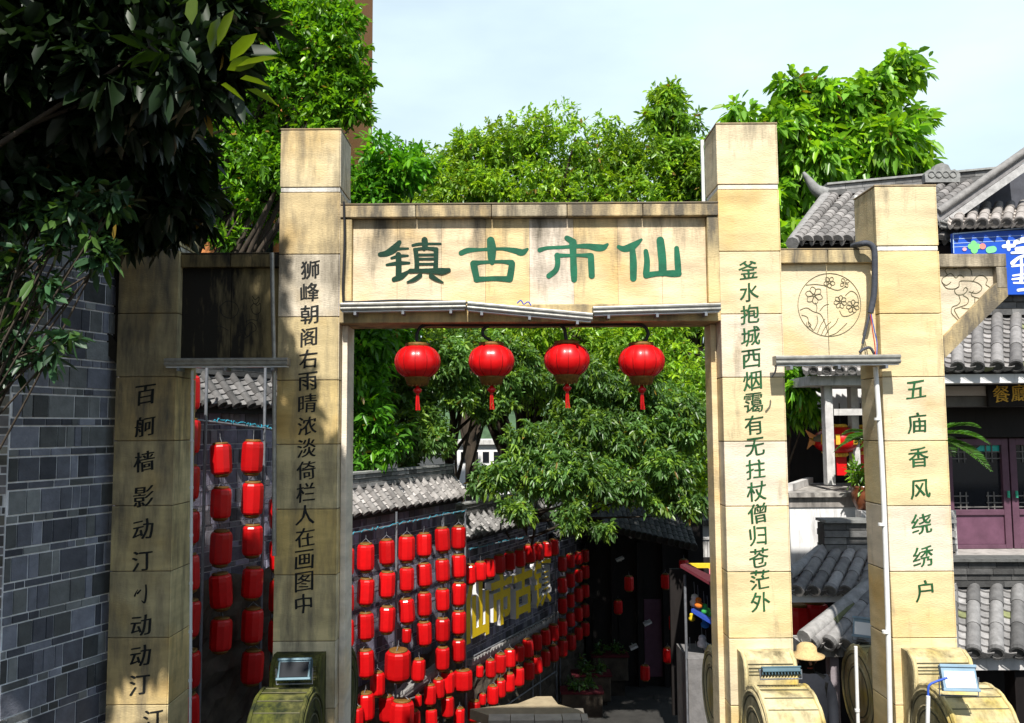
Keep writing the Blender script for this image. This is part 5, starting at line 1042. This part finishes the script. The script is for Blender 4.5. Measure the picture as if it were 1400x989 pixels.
# ------------------------------------------------------------------ trees
GR = (.17, .31, .04); GD_ = (.04, .105, .03)
tree('big_tree', 'tallest broad green tree spreading behind the name panel', (X(718, 640, 24.5), 24.5, -6.0), tuple(P(724, 400, 23.5)), .34,
     [B(700, 205, 23, 1.2), B(655, 212, 23, 1.0), B(765, 205, 23, 1.25), B(840, 208, 23, 1.3), B(605, 240, 23, .95), B(890, 235, 23, 1.3), B(560, 255, 23, .9), B(930, 255, 23, 1.3), B(600, 350, 23, 2.0), B(720, 330, 23, 2.1), B(840, 350, 23, 2.0), B(930, 380, 23, 1.8), B(680, 260, 22.5, 1.0), B(595, 262, 22.5, .9), B(560, 280, 22.5, .8), B(630, 250, 22.5, .8), B(800, 265, 22.5, 1.0), B(740, 255, 22.5, .9), B(870, 270, 22.5, 1.0),
      B(640, 455, 21.5, 1.2), B(720, 455, 21.5, 1.3), B(800, 470, 21.5, 1.5), B(880, 480, 21.5, 1.5), B(945, 510, 21, 1.4), B(830, 570, 21, 1.3), B(905, 590, 20.5, 1.3), B(765, 545, 22, .75), B(860, 650, 20, 1.0), B(940, 640, 20.5, 1.1)], 18500, 7, .168, .36, GR, 101, nl=60, sub=11, youngp=.4)
tree('drooping_tree', 'leafy tree with low drooping branches over the lane', (X(715, 640, 22.6), 22.6, -5.8), (.15, 21.9, 1.2), .12,
     [B(740, 640, 17.6, .75), B(690, 645, 17.6, .5), B(800, 650, 17.8, .8), B(705, 695, 17.3, .38), B(780, 705, 17.3, .42), B(850, 665, 17.8, .5), B(660, 655, 17.6, .35), B(720, 600, 18, .45), B(780, 590, 18.5, .8), B(850, 600, 18.5, .8), B(910, 640, 18.2, .7), B(930, 570, 18.8, .8), B(860, 530, 18.8, .8), B(790, 520, 19, .7), B(900, 690, 18, .3), B(945, 690, 18, .4), B(720, 500, 19.2, .6), B(820, 720, 17.4, .25)], 6800, 7, .14, .36, (.095, .19, .05), 102, nl=13, youngp=.3, droop=.45)
tree('slender_tree', 'slender tree with a thin mossy trunk left of centre', (X(622, 660, 19.6), 19.6, -5.4), tuple(P(617, 500, 19)), .12,
     [B(600, 500, 18, .8), B(570, 560, 18, .75), B(590, 600, 17.8, .5), B(630, 535, 18, .5), B(655, 500, 18.6, .6), B(690, 530, 18.8, .55), B(640, 470, 18.6, .6), B(665, 560, 18.6, .35), B(690, 480, 19, .6), B(545, 480, 18, .8), B(555, 620, 17.8, .45)], 3900, 7, .145, .36, (.12, .23, .06), 103, nl=14, youngp=.25)
tree('dark_tree', 'dense dark green tree hugging the tall left pillar behind the gateway', tuple(P(470, 700, 16.5) + Vector((0, 0, -4.5))), tuple(P(480, 420, 16.5)), .2,
     [B(525, 235, 16, .75), B(495, 250, 16, .7), B(560, 225, 16.2, .5), B(500, 350, 16, 1.0), B(490, 470, 16, .8), B(505, 540, 16, .7), B(500, 610, 16, .65), B(535, 600, 16.3, .4), B(540, 420, 16.5, .8)], 2100, 7, .2, .34, (.085, .25, .02), 104, nl=16, youngp=.25)
tree('top_tree', 'narrow tree top rising highest behind the tall right pillar', (X(1000, 640, 24), 24, -6.2), tuple(P(920, 170, 23)), .16,
     [B(912, 132, 23, .55), B(905, 155, 23, .5), B(925, 170, 23, .65), B(920, 205, 23, .8), B(950, 210, 23, .6), B(940, 250, 23, .8), B(960, 290, 23, .9)], 1300, 7, .24, .34, (.15, .29, .04), 105, nl=12)
tree('broadleaf_tree', 'bright green tree with big drooping leaves above the restaurant roof', tuple(P(1110, 640, 17) + Vector((0, 0, -4))), tuple(P(1140, 230, 17)), .2,
     [B(1232, 98, 17, .42), B(1205, 130, 17, .5), B(1180, 150, 17, .65), B(1125, 140, 17, .6), B(1085, 120, 17, .4), B(1060, 175, 17, .75), B(1012, 155, 17, .32), B(1130, 205, 17, 1.05), B(1205, 205, 17, .95), B(1245, 165, 17, .4), B(1248, 215, 17, .35), B(1090, 265, 17, .9), B(1180, 265, 17, .95), B(1250, 235, 17, .35), B(1100, 340, 16.5, .75), B(1085, 420, 16, .75), B(1030, 200, 17, .5), B(1110, 480, 16, .7)], 3000, 7, .3, .38, (.15, .32, .035), 106, nl=24, droop=.5, youngp=.35, spread=.7)
tree('leafy_branch_tree', 'young tree with hanging leaf sprays in the gap right of the tall pillar', tuple(P(1076, 700, 13.6) + Vector((0, 0, -3))), tuple(P(1072, 480, 13.6)), .06,
     [B(1085, 530, 13, .28), B(1095, 545, 13, .22), B(1080, 510, 13, .25), B(1105, 560, 13, .14), B(1076, 560, 13.3, .2)], 170, 7, .2, .34, (.1, .26, .02), 107, nl=6, droop=.6, spread=.6)
for i, (px, py, Yq, rr, lab) in enumerate(((520, 430, 30, 2.6, 'dark background tree seen left of the slender trunk'), (640, 380, 31, 2.6, 'dark background tree behind the middle of the name panel'), (790, 430, 32, 3.1, 'dark background tree behind the round lanterns at right'), (930, 470, 30, 2.9, 'dark background tree beside the tall right pillar'), (1080, 520, 26, 2.3, 'dark background tree behind the pavilion'))):
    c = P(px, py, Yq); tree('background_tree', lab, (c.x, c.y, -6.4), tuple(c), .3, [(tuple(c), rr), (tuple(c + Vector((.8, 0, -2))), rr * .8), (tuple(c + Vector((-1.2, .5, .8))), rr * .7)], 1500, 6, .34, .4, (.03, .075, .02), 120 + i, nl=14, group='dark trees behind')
# left: sunlit tree against the orange building, dark magnolia near the camera, low branch
tree('leafy_tree', 'bright small leaved tree beside the top of the tall left pillar', (X(215, 600, 12.9), 12.9, -3.6), tuple(P(240, 300, 12.9)), .16,
     [B(395, 55, 12.8, .72), B(430, 110, 12.8, .5), B(365, 130, 12.8, .8), B(330, 235, 12.8, .95), B(450, 40, 12.8, .34), B(455, 145, 12.8, .38), B(425, 165, 12.9, .42), B(300, 180, 12.8, .85), B(355, 275, 12.9, .4), B(360, 10, 12.8, .8), B(420, 15, 12.9, .4), B(290, 60, 12.8, .95), B(285, 275, 12.8, .6), B(385, 215, 12.8, .34), B(475, 85, 12.7, .17), B(486, 140, 12.7, .17), B(478, 115, 12.7, .24), B(465, 10, 12.7, .26), B(458, 62, 12.8, .55), B(466, 102, 12.8, .5), B(462, 150, 12.8, .45), B(436, 82, 12.7, .6), B(440, 25, 12.7, .42), B(484, 148, 12.7, .24), B(432, 175, 12.7, .35), B(455, 125, 12.7, .4), B(420, 60, 12.7, .5), B(472, 60, 12.7, .36), B(490, 112, 12.7, .24), B(498, 150, 12.7, .2), B(445, 192, 12.7, .34), B(480, 30, 12.7, .28), B(425, 200, 12.8, .35), B(310, 320, 12.8, .4), B(370, 310, 13, .22)], 8000, 6, .125, .42, (.11, .26, .02), 108, nl=40, droop=.2, youngp=.3, subr=.42)
crown_b = [B(100, 100, 5, .6), B(20, 40, 5, .6), B(200, 20, 5, .5), B(180, 130, 5.2, .45), B(20, 190, 5.2, .55), B(120, 210, 5.6, .45), B(230, 210, 6.1, .4), B(270, 90, 4.6, .26), B(60, -100, 5.2, .8), B(220, -80, 5, .6), B(250, 280, 6.6, .32), B(200, 300, 6.6, .3), B(160, 260, 6.4, .4), B(300, 30, 4.6, .2)]
crown_b += [((-4.5, 5.3, 3.3), 1.0), ((-4.2, 5.3, 4.6), 1.0), ((-4.1, 5.2, 6.0), 1.0), ((-3.4, 5.3, 5.4), .9), ((-3.1, 5.3, 4.4), .75), ((-3.3, 5.0, 6.6), .75), ((-3.9, 4.6, 7.4), .9), ((-5.8, 5.0, 4.5), 1.1), ((-5.2, 6.4, 3.0), .8), ((-4.0, 5.0, 7.2), .8), ((-3.0, 5.4, 3.9), .5)]  # crown clumps out of view, added to shade the left pillars and wing
mg = tree('magnolia_tree', 'near dark magnolia with large glossy leaves filling the upper left corner', (-5.4, 5.0, zg(5.0)), (-4.9, 5.2, 3.6), .08, crown_b, 12000, 7, .18, .42, (.009, .021, .006), 109, nl=9, m='darkleaf', droop=.3, young=(1.5, 1.5, .6), youngp=.08)  # leaf colour near black, with the crown's unlit look put into it
rg = np.random.default_rng(77); yl = [((296, 70), (.2, 0, 1)), ((305, 60), (.4, -.2, .8)), ((318, 92), (.7, 0, .3)), ((330, 88), (1, 0, .35)), ((336, 104), (.9, -.2, -.2)), ((345, 118), (.9, .1, -.35)), ((322, 80), (.6, -.3, .5)), ((270, 30), (.1, -.1, 1)), ((310, 112), (.8, -.3, -.5))]
yp = np.array([tuple(P(a[0][0] - 8, a[0][1] + 4, 4.25)) for a in yl]); yd = np.array([a[1] for a in yl], float)
for q_ in range(len(yl)): leaf_object('sunlit_leaf', M['leaf'], mg, yp[q_:q_ + 1], yd[q_:q_ + 1], rg.uniform(.17, .25, 1), rg.uniform(.08, .105, 1), np.array([[.12, .18, .012]]) * rg.uniform(.7, 1.2), rg, .08)  # magnolia leaves catching sun, their lit glow put into the leaf colour
sp_b = [B(60, 285, 5, .09), B(95, 298, 5, .1), B(130, 330, 5, .1), B(152, 272, 5, .09), B(115, 265, 5, .08), B(140, 350, 5, .09), B(62, 390, 5, .07), B(30, 345, 5, .1), B(20, 300, 5, .1), B(90, 462, 5, .08), B(30, 425, 5.1, .12), B(20, 465, 5.1, .12), B(60, 490, 5.1, .08), B(8, 390, 5.1, .12), B(75, 330, 5, .08), B(10, 500, 5.2, .1), B(105, 275, 5, .07)]
tree('small_leaved_tree', 'low branch with glossy blue green leaves reaching in from the left edge', (-4.2, 5.3, zg(5.3)), (-3.6, 5.2, 1.9), .03, sp_b, 190, 6, .115, .4, (.03, .075, .03), 110, nl=40, m='darkleaf', droop=.25, sub=3)
bpy.context.view_layer.update()
print('objects', len(COL.objects))
